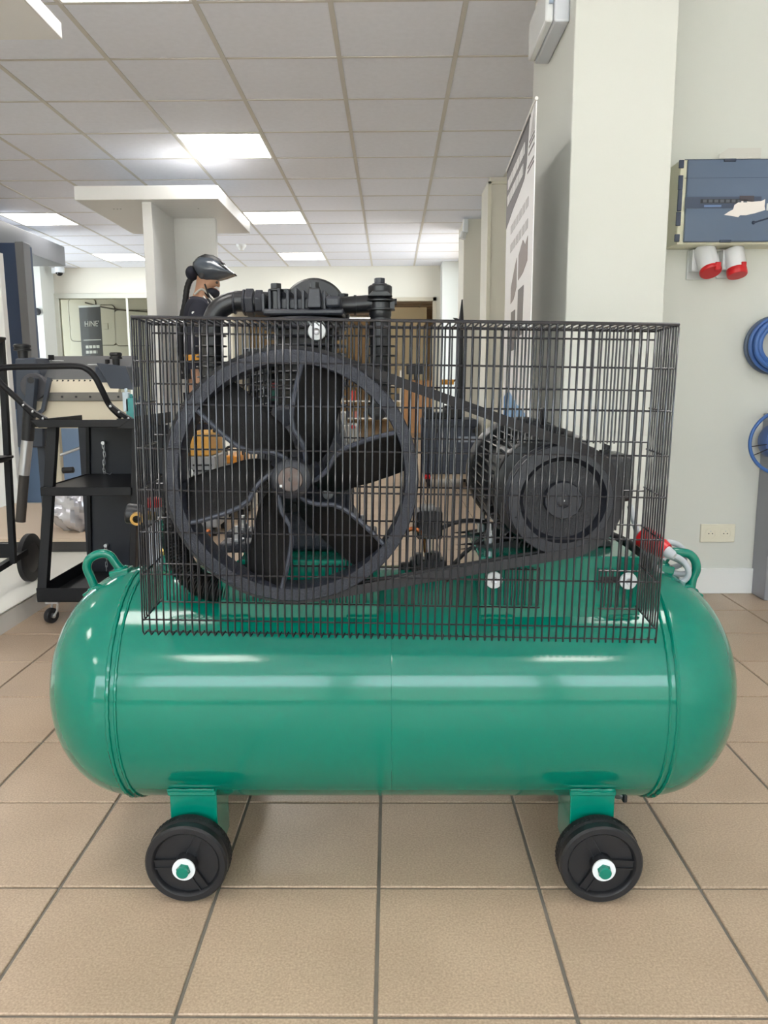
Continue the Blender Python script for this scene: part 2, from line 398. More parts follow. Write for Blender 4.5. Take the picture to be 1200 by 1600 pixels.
struct('pavement', MB().box(-12, 10, REAR_Y-12, REAR_Y-.2, -.3, -.13), mat('pavement_concrete', (196, 194, 188), .9, var=.1))
struct('unseen_street_block', MB().box(-14, 12, REAR_Y-14, REAR_Y-12.5, -.3, 4.2), mat('street_block_grey', (84, 88, 82), .9, bump=1.0, bscale=8, var=.4, vscale=4))  # unseen stand-in for the street's far side, added to block the low sky
# ================================================================== THE COMPRESSOR
YC, ZC, R = 1.50, 0.3444, 0.2262
def dep(p): return (Vector(p)-Vector((0, 0, EYE))).dot(fw)
def px2m(n, p): return n*dep(p)/F
def tank_z(y, top=True, r=R):
    s = math.sqrt(max(0, r*r-(y-YC)**2)); return ZC+s if top else ZC-s
AC = thing('air_compressor', (0, YC, 0), 'green horizontal tank air compressor with black wire belt guard on black wheels', 'air compressor')
XS, HA = 0.497, 0.171
prof = []
for k in range(0, 15):
    t = PI/2*k/14; prof.append((R*math.sin(t)**0.92, -XS-HA*math.cos(t)))
prof.append((R, -XS*0.3)); prof.append((R, XS*0.3))
for k in range(14, -1, -1):
    t = PI/2*k/14; prof.append((R*math.sin(t)**0.92, XS+HA*math.cos(t)))
tank = MB().lathe((0, YC, ZC), (1, 0, 0), prof, n=112).build('tank', GREEN, AC, smooth=60)
for sx in (-1, 1):
    for off, rr in ((0.0, .0042), (.014*sx, .0028)):
        pts = []; N = 220
        for k in range(N):
            t = 2*PI*k/N; q = R+.0006+random.uniform(-.0005, .0005)
            pts.append((sx*XS-off+random.uniform(-.0005, .0005), YC+q*math.cos(t), ZC+q*math.sin(t)))
        MB().tube(pts, [rr*random.uniform(.85, 1.12) for _ in pts], n=6, closed=True).build('weld_seam', GREEN, tank)
MB().tube([(0.02*0, YC+(R-.0004)*math.cos(t*PI/60), ZC+(R-.0004)*math.sin(t*PI/60)) for t in range(120)], .0014, n=5, closed=True).build('weld_seam', GREEN, tank)

# lifting handles welded to the heads
def handle(pp):
    P = smooth_path([A(x, y, YC) for x, y in pp], 6)
    h = MB().tube(P, .0088, n=12).build('lifting_handle', GREEN, AC)
    for e in (P[0], P[-1]):
        n = Vector((e.x-math.copysign(XS, e.x), 0, e.z-ZC)).normalized(); q = Vector((n.z, 0, -n.x))
        m = MB()
        m.box(e.x-.02, e.x+.02, YC-.018, YC+.018, e.z-.012, e.z+.004, rot=Vector((0, 0, 1)).rotation_difference(n).to_matrix())
        m.build('foot_plate', GREEN, h, bev=.003)
        b = MB(); c = e+n*.004
        b.tube([c+q*(.011*math.cos(t*PI/8))+Vector((0, .011*math.sin(t*PI/8), 0)) for t in range(16)], .004, n=6, closed=True)
        b.build('weld_bead', GREEN, h)
handle([(149, 921), (143, 905), (136, 888), (139, 875), (150, 867), (163, 865), (173, 869), (181, 880), (190, 891)])
handle([(1079, 922), (1082, 905), (1088, 890), (1086, 876), (1077, 866), (1064, 863), (1050, 863), (1040, 872), (1034, 884)])

# two legs, each a bent channel under the tank, and four wheels
def leg(px0, px1, rear):
    yf, dp, th = 1.332, .098, .005
    x0, x1 = A(px0, 1262, yf).x, A(px1, 1262, yf).x
    zt = A(300, 1234, yf).z
    fy = (lambda y: 2*YC-y) if rear else (lambda y: y)
    m = MB(); y0, y1 = sorted((fy(yf), fy(yf+th))); m.box(x0, x1, y0, y1, .052, zt)
    ys = [yf+dp*k/10 for k in range(11)]
    poly = [(fy(yf+.002), .052), (fy(yf+dp), .058)] + [(fy(y), tank_z(y, False, R-.002)) for y in reversed(ys)]
    m.prism(poly, 0, x0, x0+th).prism(poly, 0, x1-th, x1)
    L = m.build('leg', GREEN, AC, bev=.0015)
    y0, y1 = sorted((fy(yf-.006), fy(yf+.01)))
    f = MB().box(x0-.003, x1+.001, y0, y1, zt-.010, zt+.001); f.build('leg_flange', GREEN, L, bev=.003)
    w = MB().tube([(x0-.002+(x1-x0)*k/14, fy(yf-.004), zt+.001+random.uniform(-.0007, .0007)) for k in range(15)], .0035, n=6)
    w.build('weld_bead', GREEN, L)
for rear in (0, 1): leg(266, 339, rear); leg(891, 960, rear)
def wheel_parts():
    """wheel facing -Y, centred on its axle, front face at y=0"""
    r = .0752; P = {}
    m = MB()
    m.ring((0, 0, 0), (0, 1, 0), [(r-.001, .016), (r-.003, .022), (r-.001, .026), (r, .03), (r, .042), (r-.004, .046), (r-.02, .046), (r-.02, .016)], 56)
    for k in range(56):
        t = 2*PI*k/56; c = Vector((r*math.cos(t), .034, r*math.sin(t)))
        m.box(c.x-.0008, c.x+.0008, .029, .041, c.z-.0018, c.z+.0018, rot=Matrix.Rotation(-t, 3, 'Y'))
    P['tyre'] = (m, RUBBER)
    d = MB().ring((0, 0, 0), (0, 1, 0), [(r-.0005, .004), (r-.004, .0), (r-.013, .0), (r-.0165, .003), (r-.018, .012), (r-.018, .017), (r-.001, .017)], 56)
    P['rim'] = (d, PLASB)
    d = MB().lathe((0, 0, 0), (0, 1, 0), [(r-.017, .010), (r-.017, .03)], 40)
    d.lathe((0, 0, 0), (0, 1, 0), [(.0165, -.0105), (.018, -.009), (.0195, .003), (.0205, .012)], 28)
    P['disc'] = (d, PLASB)
    d = MB()
    for k in range(3):
        t = 2*PI*k/3; R_ = Matrix.Rotation(-t, 3, 'Y')
        for q in (-1, 1): d.box(.015, r-.015, .004, .012, q*.0075-.0013, q*.0075+.0013, rot=R_, about=(0, .008, 0))
        d.box(.015, r-.016, .007, .012, -.0075, .0075, rot=R_, about=(0, .008, 0))
    P['spoke_ribs'] = (d, PLASB)
    P['washer'] = (MB().lathe((0, -.014, 0), (0, 1, 0), [(.0205, 0), (.0205, .0035)], 32), WHITEP)
    b = MB().lathe((0, -.0245, 0), (0, 1, 0), [(.0095, 0), (.011, .0015), (.011, .012)], 20).cyl((0, -.0175, 0), (0, -.0125, 0), .0128, n=6)
    P['axle_bolt'] = (b, GREEN)
    P['axle'] = (MB().cyl((0, .03, 0), (0, .062, 0), .009, n=14), GREEN)
    return P
WP = {}
for n, (mb, m) in wheel_parts().items():
    me = mb.mesh(n); me.materials.append(m); WP[n] = me
wy = 1.275
for px, py, spin, front in ((289.5, 1344, 178, 1), (941, 1347, 2, 1), (289.5, 1344, 60, 0), (941, 1347, 20, 0)):
    p = A(px, py, wy); p.z = .0755
    y = wy if front else 2*YC-wy
    rz = 0 if front else PI
    root = inst('wheel', WP['rim'], AC, (p.x, y, p.z), (0, math.radians(spin), rz))
    for n, me in WP.items():
        if n == 'rim': continue
        c = bpy.data.objects.new(n, me); COL.objects.link(c); c.parent = root
# drain valve
d0 = A(964, 1247, 1.40); dv = MB().cyl((d0.x-.05, 1.44, tank_z(1.44, False)+.004), (d0.x-.05, 1.44, d0.z), .008, n=12).cyl((d0.x-.058, 1.44, d0.z), (d0.x+.014, 1.41, d0.z), .0075, n=12)
dv.cyl((d0.x+.002, 1.415, d0.z), (d0.x+.01, 1.412, d0.z), .0095, n=6)
dv = dv.build('drain_valve', STEEL, AC)
MB().box(d0.x+.012, d0.x+.021, 1.40, 1.418, d0.z-.011, d0.z+.007).build('valve_handle', PLASB, dv, bev=.003)

# ---------------- base channels on top of the tank
BY0, BY1 = 1.352, 1.60
def base(name, pts_px, top_y, holes=()):
    x = [A(p[0], p[1], BY0) for p in pts_px]
    xl, xr = min(p.x for p in x), max(p.x for p in x); zt = A(*top_y, BY0).z
    m = MB().prism([(p.x, p.z) for p in x], 1, BY0, BY0+.005)
    m.prism([(p.x, p.z+(.02 if p.z < zt-.04 else 0)) for p in x], 1, BY1-.005, BY1)
    x0, x1 = sorted((p.x for p in x if p.z > zt-.012))[0], sorted((p.x for p in x if p.z > zt-.012))[-1]
    m.box(x0, x1, BY0, BY1, zt-.005, zt)
    ys = [BY0+.002+(BY1-BY0-.004)*k/10 for k in range(11)]
    for xx in (x0, x1-.005):
        m.prism([(ys[0], zt-.002), (ys[-1], zt-.002)]+[(y, tank_z(y)-.004) for y in reversed(ys)], 0, xx, xx+.005)
    o = m.build(name, GREEN, AC, bev=.003, seg=3)
    for a, b in ((pts_px[0][0]+2, pts_px[0][0]+50), (pts_px[1][0]-50, pts_px[1][0]-2)):
        q = pts_px[0][1]-3; P = [A(a+(b-a)*k/12, q, BY0-.002) for k in range(13)]
        MB().tube([p+Vector((0, 0, random.uniform(-.0008, .0008))) for p in P], .0038, n=6).build('weld_bead', GREEN, o)
    return o, zt, x0, x1
pump_base, PZ, pbx0, pbx1 = base('pump_base', [(341, 967), (592, 967), (592, 916), (548, 875), (372, 875), (341, 900)], (460, 875))
motor_base, MZ, mbx0, mbx1 = base('motor_base', [(750, 967), (1000, 965), (1000, 870), (750, 870)], (860, 870))
a, b = A(938, 906, BY0), A(985, 906, BY0)
MB().prism([(a.x, a.z-.006), (b.x, a.z-.006), (b.x, a.z+.006), (a.x, a.z+.006)], 1, BY0-.0008, BY0+.001).build('slot', PLASB, motor_base)

# ---------------- flywheel with six fan blades
HC = A(455.5, 747.5, 1.272); RF = px2m(198.5, HC)
fly = MB().ring(HC, (0, 1, 0), [(RF-.0015, 0), (RF, .002), (RF, .008), (RF-.008, .012), (RF-.008, .018), (RF, .022), (RF, .028), (RF-.008, .032), (RF-.008, .038), (RF, .042), (RF, .052), (RF-.024, .052), (RF-.0225, .002), (RF-.021, 0)], 110)
fly = fly.build('flywheel', CAST, AC)
def pol(r, deg, h): t = math.radians(deg); return Vector((HC.x+r*math.cos(t), HC.y+h, HC.z+r*math.sin(t)))
def interp(tab, s):
    for (a, x), (b, y) in zip(tab, tab[1:]):
        if s <= b: return x+(y-x)*(s-a)/(b-a)
    return tab[-1][1]
for k in range(6):
    base_a = 84.5+60*k; rows = []; N = 16
    for i in range(N+1):
        s = i/N; r = .031+(RF-.022-.031)*s
        l = base_a+interp([(0, -38), (.12, -20), (.3, 2), (.45, 4.5), (.7, 2), (1, -1)], s); t = base_a+interp([(0, -58), (.25, -48), (.5, -34), (.75, -27), (1, -22)], s)
        h0 = interp([(0, .014), (.3, .004), (1, .003)], s); h1 = .050
        rows.append([pol(r, l+(t-l)*u, h0+(h1-h0)*(u**0.8)) for u in [j/8 for j in range(9)]])
    b = MB().grid(rows).build('fan_blade', FANB, fly, solid=.007, bev=.0022, smooth=60)
    edge = [r_[0]+Vector((0, -.001, 0)) for r_ in rows]
    MB().tube(edge, .0042, n=8).build('blade_edge', mat('pale_blade_edge', (62, 66, 78), .35), fly)  # leading edge in a paler grey than the blade
hub = MB().lathe(HC, (0, 1, 0), [(px2m(27, HC), -.014), (px2m(31, HC), -.011), (px2m(31, HC), .03), (.045, .04), (.045, .055)], 40).build('hub', CASTS, fly)
sh = MB().lathe(HC, (0, 1, 0), [(.0045, -.0165), (px2m(18.5, HC), -.0165), (px2m(19.5, HC), -.0145), (px2m(19.5, HC), .0)], 36).build('shaft_end', DSTEEL, fly)
q = HC+Vector((-.0155, -.0165, -.0105)); MB().box(q.x-.002, q.x+.002, q.y-.001, q.y+.004, q.z-.002, q.z+.002).build('key', STEEL, fly)
MB().cyl(HC+Vector((0, -.0172, 0)), HC+Vector((0, -.01, 0)), .0035, n=12).build('centre_hole', PLASB, fly)

# ---------------- motor
PC = A(880.5, 782, 1.284); RP = px2m(87, PC)
pul = MB().ring(PC, (0, 1, 0), [(RP-.0015, 0), (RP, .0015), (RP, .008), (RP-.007, .012), (RP-.007, .018), (RP, .022), (RP-.007, .029), (RP-.007, .034), (RP, .038), (RP, .044), (RP*.62, .044), (RP*.70, .013), (RP*.775, .002), (RP*.785, 0)], 80).build('motor_pulley', CASTS, AC)
MB().lathe(PC, (0, 1, 0), [(RP*.3, .014), (RP*.73, .013), (RP*.73, .03)], 60).build('pulley_web', mat('pulley_web_iron', (30, 31, 36), .5, bump=.7, bscale=420), pul)
MB().lathe(PC, (0, 1, 0), [(RP*.325, -.001), (RP*.34, .001), (RP*.34, .02)], 44).build('pulley_hub', CASTS, pul)
m = MB().ring(PC, (0, 1, 0), [(RP*.135, -.0022), (RP*.15, -.0022), (RP*.15, .001), (RP*.135, .001)], 36)
m.lathe(PC, (0, 1, 0), [(.0022, -.003), (RP*.12, -.0025), (RP*.135, -.0015)], 30)
m.build('shaft_end', CASTS, pul)
MB().cyl(PC+Vector((0, -.0036, 0)), PC+Vector((0, 0, 0)), .0018, n=10).build('centre_mark', STEEL, pul)
for ang in (12, 38, 158, 200, 222):
    t = math.radians(ang); c = PC+Vector((RP*.9*math.cos(t), 0, RP*.9*math.sin(t)))
    MB().ball(c, .0016, 8, 6).build('balance_mark', CASTS, pul)
MX, MZc = PC.x, PC.z
mot = MB().lathe((MX, 1.40, MZc), (0, 1, 0), [(.05, -.03), (.055, -.012), (.100, -.006), (.104, 0), (.104, .014), (.096, .018), (.094, .26), (.094, .262)], 48)
mot = mot.build('motor', BLACK, AC)
fb = MB().box(.090, .115, 1.425, 1.655, -.0013, .0013).mesh('cooling_fin', smooth=0); fb.materials.append(mat('fin_paint', (46, 47, 52), .3))
for k in range(44):
    t = 2*PI*k/44
    o = inst('cooling_fin', fb, mot, (MX, 0, MZc), (0, -t, 0))
MB().lathe((MX, 1.655, MZc), (0, 1, 0), [(.118, 0), (.121, .004), (.121, .075), (.105, .092), (0, .096)], 48).build('fan_cowl', BLACK, mot)
for yy in (1.45, 1.57):
    for sx in (-1, 1):
        xx = MX+sx*.088
        f = MB().prism([(xx-.04, MZ), (xx+.04, MZ), (xx+.036, MZ+.012), (xx+.012, MZ+.02), (MX+sx*.07, MZc-.05), (MX+sx*.045, MZc-.07), (xx-sx*.036, MZ+.012)], 1, yy-.02, yy+.02)
        f = f.build('motor_foot', BLACK, mot, bev=.003)
        b = MB().cyl((xx+sx*.012, yy-.004, MZ+.004), (xx+sx*.012, yy-.004, MZ+.024), .011, n=20).cyl((xx+sx*.012, yy-.004, MZ+.024), (xx+sx*.012, yy-.004, MZ+.032), .0085, n=6).cyl((xx+sx*.012, yy-.004, MZ+.03), (xx+sx*.012, yy-.004, MZ+.046), .0045, n=10)
        b.build('foot_bolt', STEEL, f)
e0 = A(848, 652, 1.53)
ey = MB().tube([(e0.x, 1.53+.013*math.sin(t*PI/10), e0.z+.015*math.cos(t*PI/10)) for t in range(20)], .005, n=8, closed=True)
ey.cyl((e0.x, 1.53, e0.z-.016), (e0.x+.008, 1.53, e0.z-.05), .007, n=12).build('eye_bolt', BLACK, mot)
t0, t1 = A(938, 712, 1.45), A(991, 785, 1.45)
tb = MB().box(t0.x+.012, t1.x, 1.45, 1.56, t1.z, t0.z).build('terminal_box', PLASB, mot, bev=.012, seg=4)
MB().box(t0.x-.02, t0.x+.02, 1.46, 1.55, t1.z+.012, t0.z-.012).build('box_neck', BLACK, mot, bev=.004)
c0 = A(955, 706, 1.50); MB().cyl((c0.x-.012, 1.5, c0.z-.03), (c0.x-.012, 1.5, c0.z+.004), .011, n=6).cyl((c0.x-.012, 1.5, c0.z+.004), (c0.x-.008, 1.5, c0.z+.014), .007, n=12).build('cable_gland', PLASB, mot)

# belts between the panels
def belt(y0, y1):
    c1, r1, c2, r2 = (HC.x, HC.z), RF-.001, (PC.x, PC.z), RP-.001
    dx, dz = c2[0]-c1[0], c2[1]-c1[1]; L = math.hypot(dx, dz); th = math.atan2(dz, dx); al = math.acos((r1-r2)/L)
    pts = []
    for i in range(61):
        t = th+al+(2*PI-2*al)*i/60; pts.append((c1, r1, t))
    for i in range(41):
        t = th-al+2*al*i/40; pts.append((c2, r2, t))
    vs = []
    for c, r, t in pts:
        for q, y in ((r-.009, y0+.003), (r+.007, y0), (r+.007, y1), (r-.009, y1-.003)):
            vs.append((c[0]+q*math.cos(t), y, c[1]+q*math.sin(t)))
    n = len(pts); fs = [(i*4+k, i*4+(k+1) % 4, ((i+1) % n)*4+(k+1) % 4, ((i+1) % n)*4+k) for i in range(n) for k in range(4)]
    MB().add(vs, fs).build('drive_belt', BELT, AC)
belt(HC.y+.008, HC.y+.022); belt(HC.y+.028, HC.y+.042)

# ---------------- pump
PY = 1.50
def X(px, y=700): return A(px, y, PY).x
def Z(py, x=470): return A(x, py, PY).z
def P_(px, py, y=PY): return A(px, py, y)
pump = MB()
poly = [P_(x, y, 1.43) for x, y in ((398, 868), (572, 868), (566, 838), (545, 800), (552, 745), (540, 700), (524, 655), (524, 632), (424, 632), (424, 655), (410, 700), (402, 745), (404, 800), (392, 838))]
pump.prism([(p.x, max(p.z, PZ)) for p in poly], 1, 1.42, 1.57)
pump = pump.build('pump_crankcase', CAST, AC, bev=.012, seg=3)
m = MB().lathe((HC.x, 1.36, HC.z), (0, 1, 0), [(.036, 0), (.040, .006), (.046, .02), (.078, .03), (.082, .036), (.082, .07)], 44).build('bearing_cover', CAST, pump)
MB().cyl((HC.x, 1.30, HC.z), (HC.x, 1.37, HC.z), .018, n=24).build('crankshaft', DSTEEL, pump)
for k in range(6):
    t = math.radians(20+60*k); c = Vector((HC.x+.066*math.cos(t), 1.383, HC.z+.066*math.sin(t)))
    MB().cyl(c, c+Vector((0, .014, 0)), .0095, n=18).cyl(c-Vector((0, .009, 0)), c, .0075, n=6).build('cover_bolt', STEEL if k in (1, 5) else BLACK, pump)
for fx, fy in ((372, 1.44), (572, 1.44), (382, 1.56), (566, 1.56)):
    c = A(fx, 862, fy); c.z = PZ
    f = MB().box(c.x-.03, c.x+.03, fy-.03, fy+.03, PZ, PZ+.018).build('pump_foot', CAST, pump, bev=.004)
    MB().cyl((c.x, fy, PZ+.018), (c.x, fy, PZ+.022), .013, n=20).cyl((c.x, fy, PZ+.022), (c.x, fy, PZ+.03), .010, n=6).cyl((c.x, fy, PZ+.03), (c.x, fy, PZ+.046), .005, n=10).build('foot_bolt', STEEL, f)
# middle cylinder, its fins and its head
cx = X(478, 540); zc0, zc1 = Z(640), Z(498)
cyl = MB().cyl((cx, PY, zc0-.01), (cx, PY, zc1), .056, n=36).build('cylinder', BLACK, AC)
fm = MB().lathe((0, 0, 0), (0, 0, 1), [(.050, -.0028), (.076, -.0020), (.0775, 0), (.076, .0020), (.050, .0028)], 40).mesh('cylinder_fin'); fm.materials.append(CASTS)
for k in range(11): inst('cylinder_fin', fm, cyl, (cx, PY, zc0+.008+(zc1-zc0-.012)*k/10))
# low pressure cylinder leaning out behind, with its small red and green sticker
p, q = A(436, 690, 1.55), A(412, 568, 1.55); ax = (q-p).normalized()
lp = MB().cyl(p, q, .040, n=28).build('side_cylinder', BLACK, AC)
for k in range(9):
    c = p.lerp(q, .22+.092*k); MB().lathe(c, ax, [(.036, -.0028), (.054, -.002), (.0555, 0), (.054, .002), (.036, .0028)], 32).build('cylinder_fin', CASTS, lp)
MB().box(q.x-.035, q.x+.04, 1.51, 1.59, q.z-.004, q.z+.028).build('side_head', CASTS, lp, bev=.006)
for a, b, c_ in ((598, 608, (176, 64, 66)), (608, 626, (56, 128, 112))):
    u, v = A(425, b, 1.49), A(439, a, 1.49); MB().box(u.x, v.x, 1.490, 1.496, u.z, v.z).build('sticker', mat('sticker_%d' % a, c_, .4), lp)
hd0, hd1 = Z(497), Z(462)
head = MB().box(X(418, 490), X(540, 490), PY-.062, PY+.062, hd0, hd0+.012).box(X(424, 480), X(534, 480), PY-.05, PY+.055, hd0+.01, hd1-.008).build('cylinder_head', CASTS, AC, bev=.004)
m = MB()
for px, tp in ((419, 464), (429, 459), (443, 456), (456, 458), (468, 455), (479, 459), (511, 460), (519, 466)):
    x = X(px, 480); m.box(x-.0028, x+.0028, PY-.060, PY+.058, hd0+.006, Z(tp))
m.build('head_fins', CASTS, head, bev=.0012)
for px, tp, yy, r in ((437, 443, -.045, .0105), (443, 452, .04, .0105), (535, 459, .03, .0105), (522, 470, -.05, .008), (427, 462, .05, .008)):
    x, z = X(px, 470), A(px, tp, PY+yy).z
    MB().cyl((x, PY+yy, hd0), (x, PY+yy, z-.014), r*1.15, n=16).cyl((x, PY+yy, z-.014), (x, PY+yy, z-.010), r*1.35, n=18).cyl((x, PY+yy, z-.010), (x, PY+yy, z), r, n=6).build('head_bolt', BLACK, head, bev=.001)
x = X(496, 470); yk = PY-.055; z1 = A(496, 452, yk).z
k = MB().prism([(x-.012, hd0+.012), (x+.012, hd0+.012), (x+.0125, hd0+.018), (x+.011, z1), (x-.009, z1), (x-.0125, hd0+.018)], 1, yk-.014, yk+.02).build('clamp_bridge', CASTS, head, bev=.002)
MB().cyl((x, yk+.002, z1), (x, yk+.002, z1+.003), .0105, n=18).cyl((x, yk+.002, z1+.003), (x, yk+.002, z1+.012), .0085, n=6).build('clamp_bolt', BLACK, k)
MB().box(X(512, 480), X(536, 480), PY-.066, PY-.02, hd0+.012, Z(468)).build('outlet_block', CASTS, head, bev=.006, seg=3)
# round intake filter behind the head
c = A(491, 488, 1.60); rr = px2m(52, c)
fl_ = MB().lathe((c.x, 1.60, c.z), (0, 1, 0), [(rr*.3, -.012), (rr*.93, -.008), (rr, 0), (rr, .05), (rr*.9, .062), (0, .064)], 48).build('intake_filter', PLASB, AC)
MB().lathe((c.x, 1.60, c.z), (0, 1, 0), [(rr*.25, -.022), (rr*.3, -.010)], 20).build('filter_nut', BLACK, fl_)
# left intercooler: elbow, nuts, finned drop tube
P = smooth_path([P_(331, 640), P_(331, 560), P_(331, 520), P_(333, 500), P_(344, 482), P_(364, 472), P_(385, 471), P_(420, 473)], 6)
el = MB().tube(P, .0195, n=18).build('cooler_elbow', BLACK, AC)
for a, b, r in ((365, 369, .0215), (380, 385, .025), (385, 398, .0265), (400, 412, .024)):
    MB().cyl(P_(a, 473), P_(b, 473), r, n=6 if a > 370 else 20).build('union_nut', CASTS, el, bev=.002)
ff = MB().lathe((0, 0, 0), (0, 0, 1), [(.016, -.002), (.0285, -.0014), (.0295, 0), (.0285, .0014), (.016, .002)], 24).mesh('tube_fin'); ff.materials.append(BLACK)
for k in range(9): inst('tube_fin', ff, el, (X(331, 560), PY, Z(508)-(Z(508)-Z(636))*k/8))
# right cooler: pipe, valve body, finned tube, lower plug
x2 = X(594, 470)
pp = MB().cyl(P_(534, 478), P_(590, 474), .0165, n=18).build('delivery_pipe', BLACK, AC)
MB().cyl(P_(553, 477), P_(557, 477), .0185, n=20).build('pipe_collar', BLACK, pp)
vb = MB().lathe((x2, PY, 0), (0, 0, 1), [(.018, Z(500)), (.021, Z(494)), (.021, Z(487)), (.028, Z(486)), (.028, Z(484)), (.022, Z(483)), (.022, Z(474)), (.029, Z(472)), (.029, Z(470)), (.022, Z(466)), (.0225, Z(458)), (.0225, Z(449)), (.019, Z(446.5))], 28).build('valve_body', BLACK, AC)
MB().cyl((x2-.001, PY, Z(447)), (x2-.001, PY, Z(444)), .014, n=22).cyl((x2-.001, PY, Z(445)), (x2-.001, PY, Z(435.5)), .0105, n=6).build('valve_cap_nut', CASTS, vb, bev=.001)
g = MB(); g.prism([(x2-.024, Z(466)), (x2+.024, Z(466)), (x2+.013, Z(457)), (x2-.013, Z(457))], 1, PY-.026, PY-.01); g.build('valve_gusset', BLACK, vb, bev=.002)
MB().box(x2+.018, x2+.027, PY-.012, PY+.008, Z(485), Z(471)).cyl((x2+.02, PY-.004, Z(473)), (x2+.031, PY-.004, Z(473)), .006, n=6).build('side_plug', BLACK, vb)
ft = MB().cyl((x2, PY, Z(645)), (x2, PY, Z(498)), .0205, n=20).build('cooler_tube', BLACK, AC)
for k in range(9): inst('tube_fin', ff, ft, (x2, PY, Z(512)-(Z(512)-Z(630))*k/8))
c = A(590, 641, 1.47); pl = MB().lathe((c.x, 1.455, c.z), (0, 1, 0), [(.010, 0), (.017, .001), (.0185, .004), (.0185, .02), (.015, .05)], 26).build('lower_elbow', BLACK, AC)
MB().ring((c.x, 1.452, c.z), (0, 1, 0), [(.006, 0), (.010, 0), (.010, .004), (.006, .004)], 20).build('elbow_plug', CASTS, pl)
# corrugated cooling hose behind the flywheel
P = smooth_path([A(x, y, yy) for x, y, yy in ((274, 770, 1.46), (274, 830, 1.42), (276, 858, 1.40), (288, 888, 1.385), (312, 911, 1.375), (338, 921, 1.37), (360, 924, 1.375))], 22)
MB().tube(P, [.0245 if i % 3 == 1 else .0195 for i in range(len(P))], n=16).build('corrugated_hose', RUBBER, AC, smooth=20)

# ---------------- pressure switch, manifold, pipes between pump and motor
b0 = A(672, 925, PY); zt = tank_z(PY)
boss = MB().cyl((b0.x, PY, zt-.004), (b0.x, PY, A(672, 914, PY).z), .019, n=24).build('tank_boss', GREEN, AC, bev=.002)
MB().cyl((b0.x, PY, A(672, 915, PY).z), (b0.x, PY, A(672, 905, PY).z), .0225, n=6).build('boss_nut', BLACK, boss)
mf = MB().box(X(640, 880), X(695, 880), PY-.018, PY+.018, Z(905, 670), Z(872, 670)).cyl(P_(676, 885), P_(676, 862), .016, n=16).cyl(P_(626, 888), P_(645, 888), .013, n=14).box(X(648, 880), X(660, 880), PY-.024, PY, Z(880, 650), Z(862, 650))
mf.build('manifold', PLASB, AC, bev=.004)
sw = MB().box(X(651, 815), X(690, 815), PY-.03, PY+.03, Z(838, 670), Z(796, 670)).build('pressure_switch', PLASB, AC, bev=.003)
MB().box(X(656, 792), X(680, 792), PY-.018, PY+.018, Z(798, 670), Z(789, 670)).build('switch_cap', mat('grey_plastic', (150, 150, 148), .5), sw, bev=.003)
MB().cyl(P_(668, 838), P_(668, 866), .007, n=12).build('switch_stem', STEEL, sw)
MB().tube(smooth_path([P_(634, 830, 1.47), P_(645, 826, 1.47), P_(655, 830, 1.47), P_(663, 842, 1.48), P_(665, 862, 1.49)], 6), .0042, n=10).build('copper_pipe', COPPER, AC)
MB().ball(A(326, 838, 1.56), .012, 12, 8, (.7, .7, 1.3)).build('copper_fitting', COPPER, AC)
MB().tube(smooth_path([P_(690, 825), P_(710, 817), P_(735, 813), P_(765, 818, 1.52), P_(790, 830, 1.52)], 6), .0042, n=10).build('switch_cable', RUBBER, AC)
MB().tube(smooth_path([P_(770, 822, 1.47), P_(745, 848, 1.47), P_(722, 868, 1.47), P_(700, 895, 1.45), P_(702, 925, 1.42), P_(724, 948, 1.40), P_(752, 956, 1.375)], 6), .0042, n=10).build('control_cable', RUBBER, AC)

# ---------------- outlet, filter bowl on the left end of the tank
fy = 1.55; f0 = A(245, 878, fy)
fb_ = MB().lathe((f0.x, fy, 0), (0, 0, 1), [(.013, A(245, 884, fy).z-.01), (.0145, A(245, 872, fy).z), (.0145, A(245, 792, fy).z)], 24).build('filter_bowl', mat('bowl_white', (206, 210, 224), .25), AC)
MB().lathe((f0.x, fy, 0), (0, 0, 1), [(.0155, A(245, 792, fy).z), (.0155, A(245, 779, fy).z), (.008, A(245, 777, fy).z)], 24).build('bowl_collar', RED, fb_)
MB().cyl(A(252, 862, fy-.02), A(263, 862, fy-.02), .0085, n=6).build('bowl_fitting', BRASS, fb_)
MB().box(A(256, 850, fy).x, A(268, 850, fy).x, fy-.01, fy+.02, tank_z(fy)-.006, A(256, 812, fy).z).build('filter_bracket', GREEN, fb_, bev=.002)
ov = MB().cyl(A(199, 802, fy-.03), A(228, 806, fy-.03), .0205, n=28).build('outlet_knob', PLASB, AC, bev=.003)
MB().ring(A(214, 809, fy-.055), (0.25, -1, -.1), [(.0075, 0), (.0125, 0), (.0125, .012), (.0075, .012)], 24).build('brass_ring', BRASS, ov)
MB().cyl(A(226, 805, fy-.03), A(240, 806, fy-.012), .0095, n=14).build('brass_pipe', BRASS, ov)

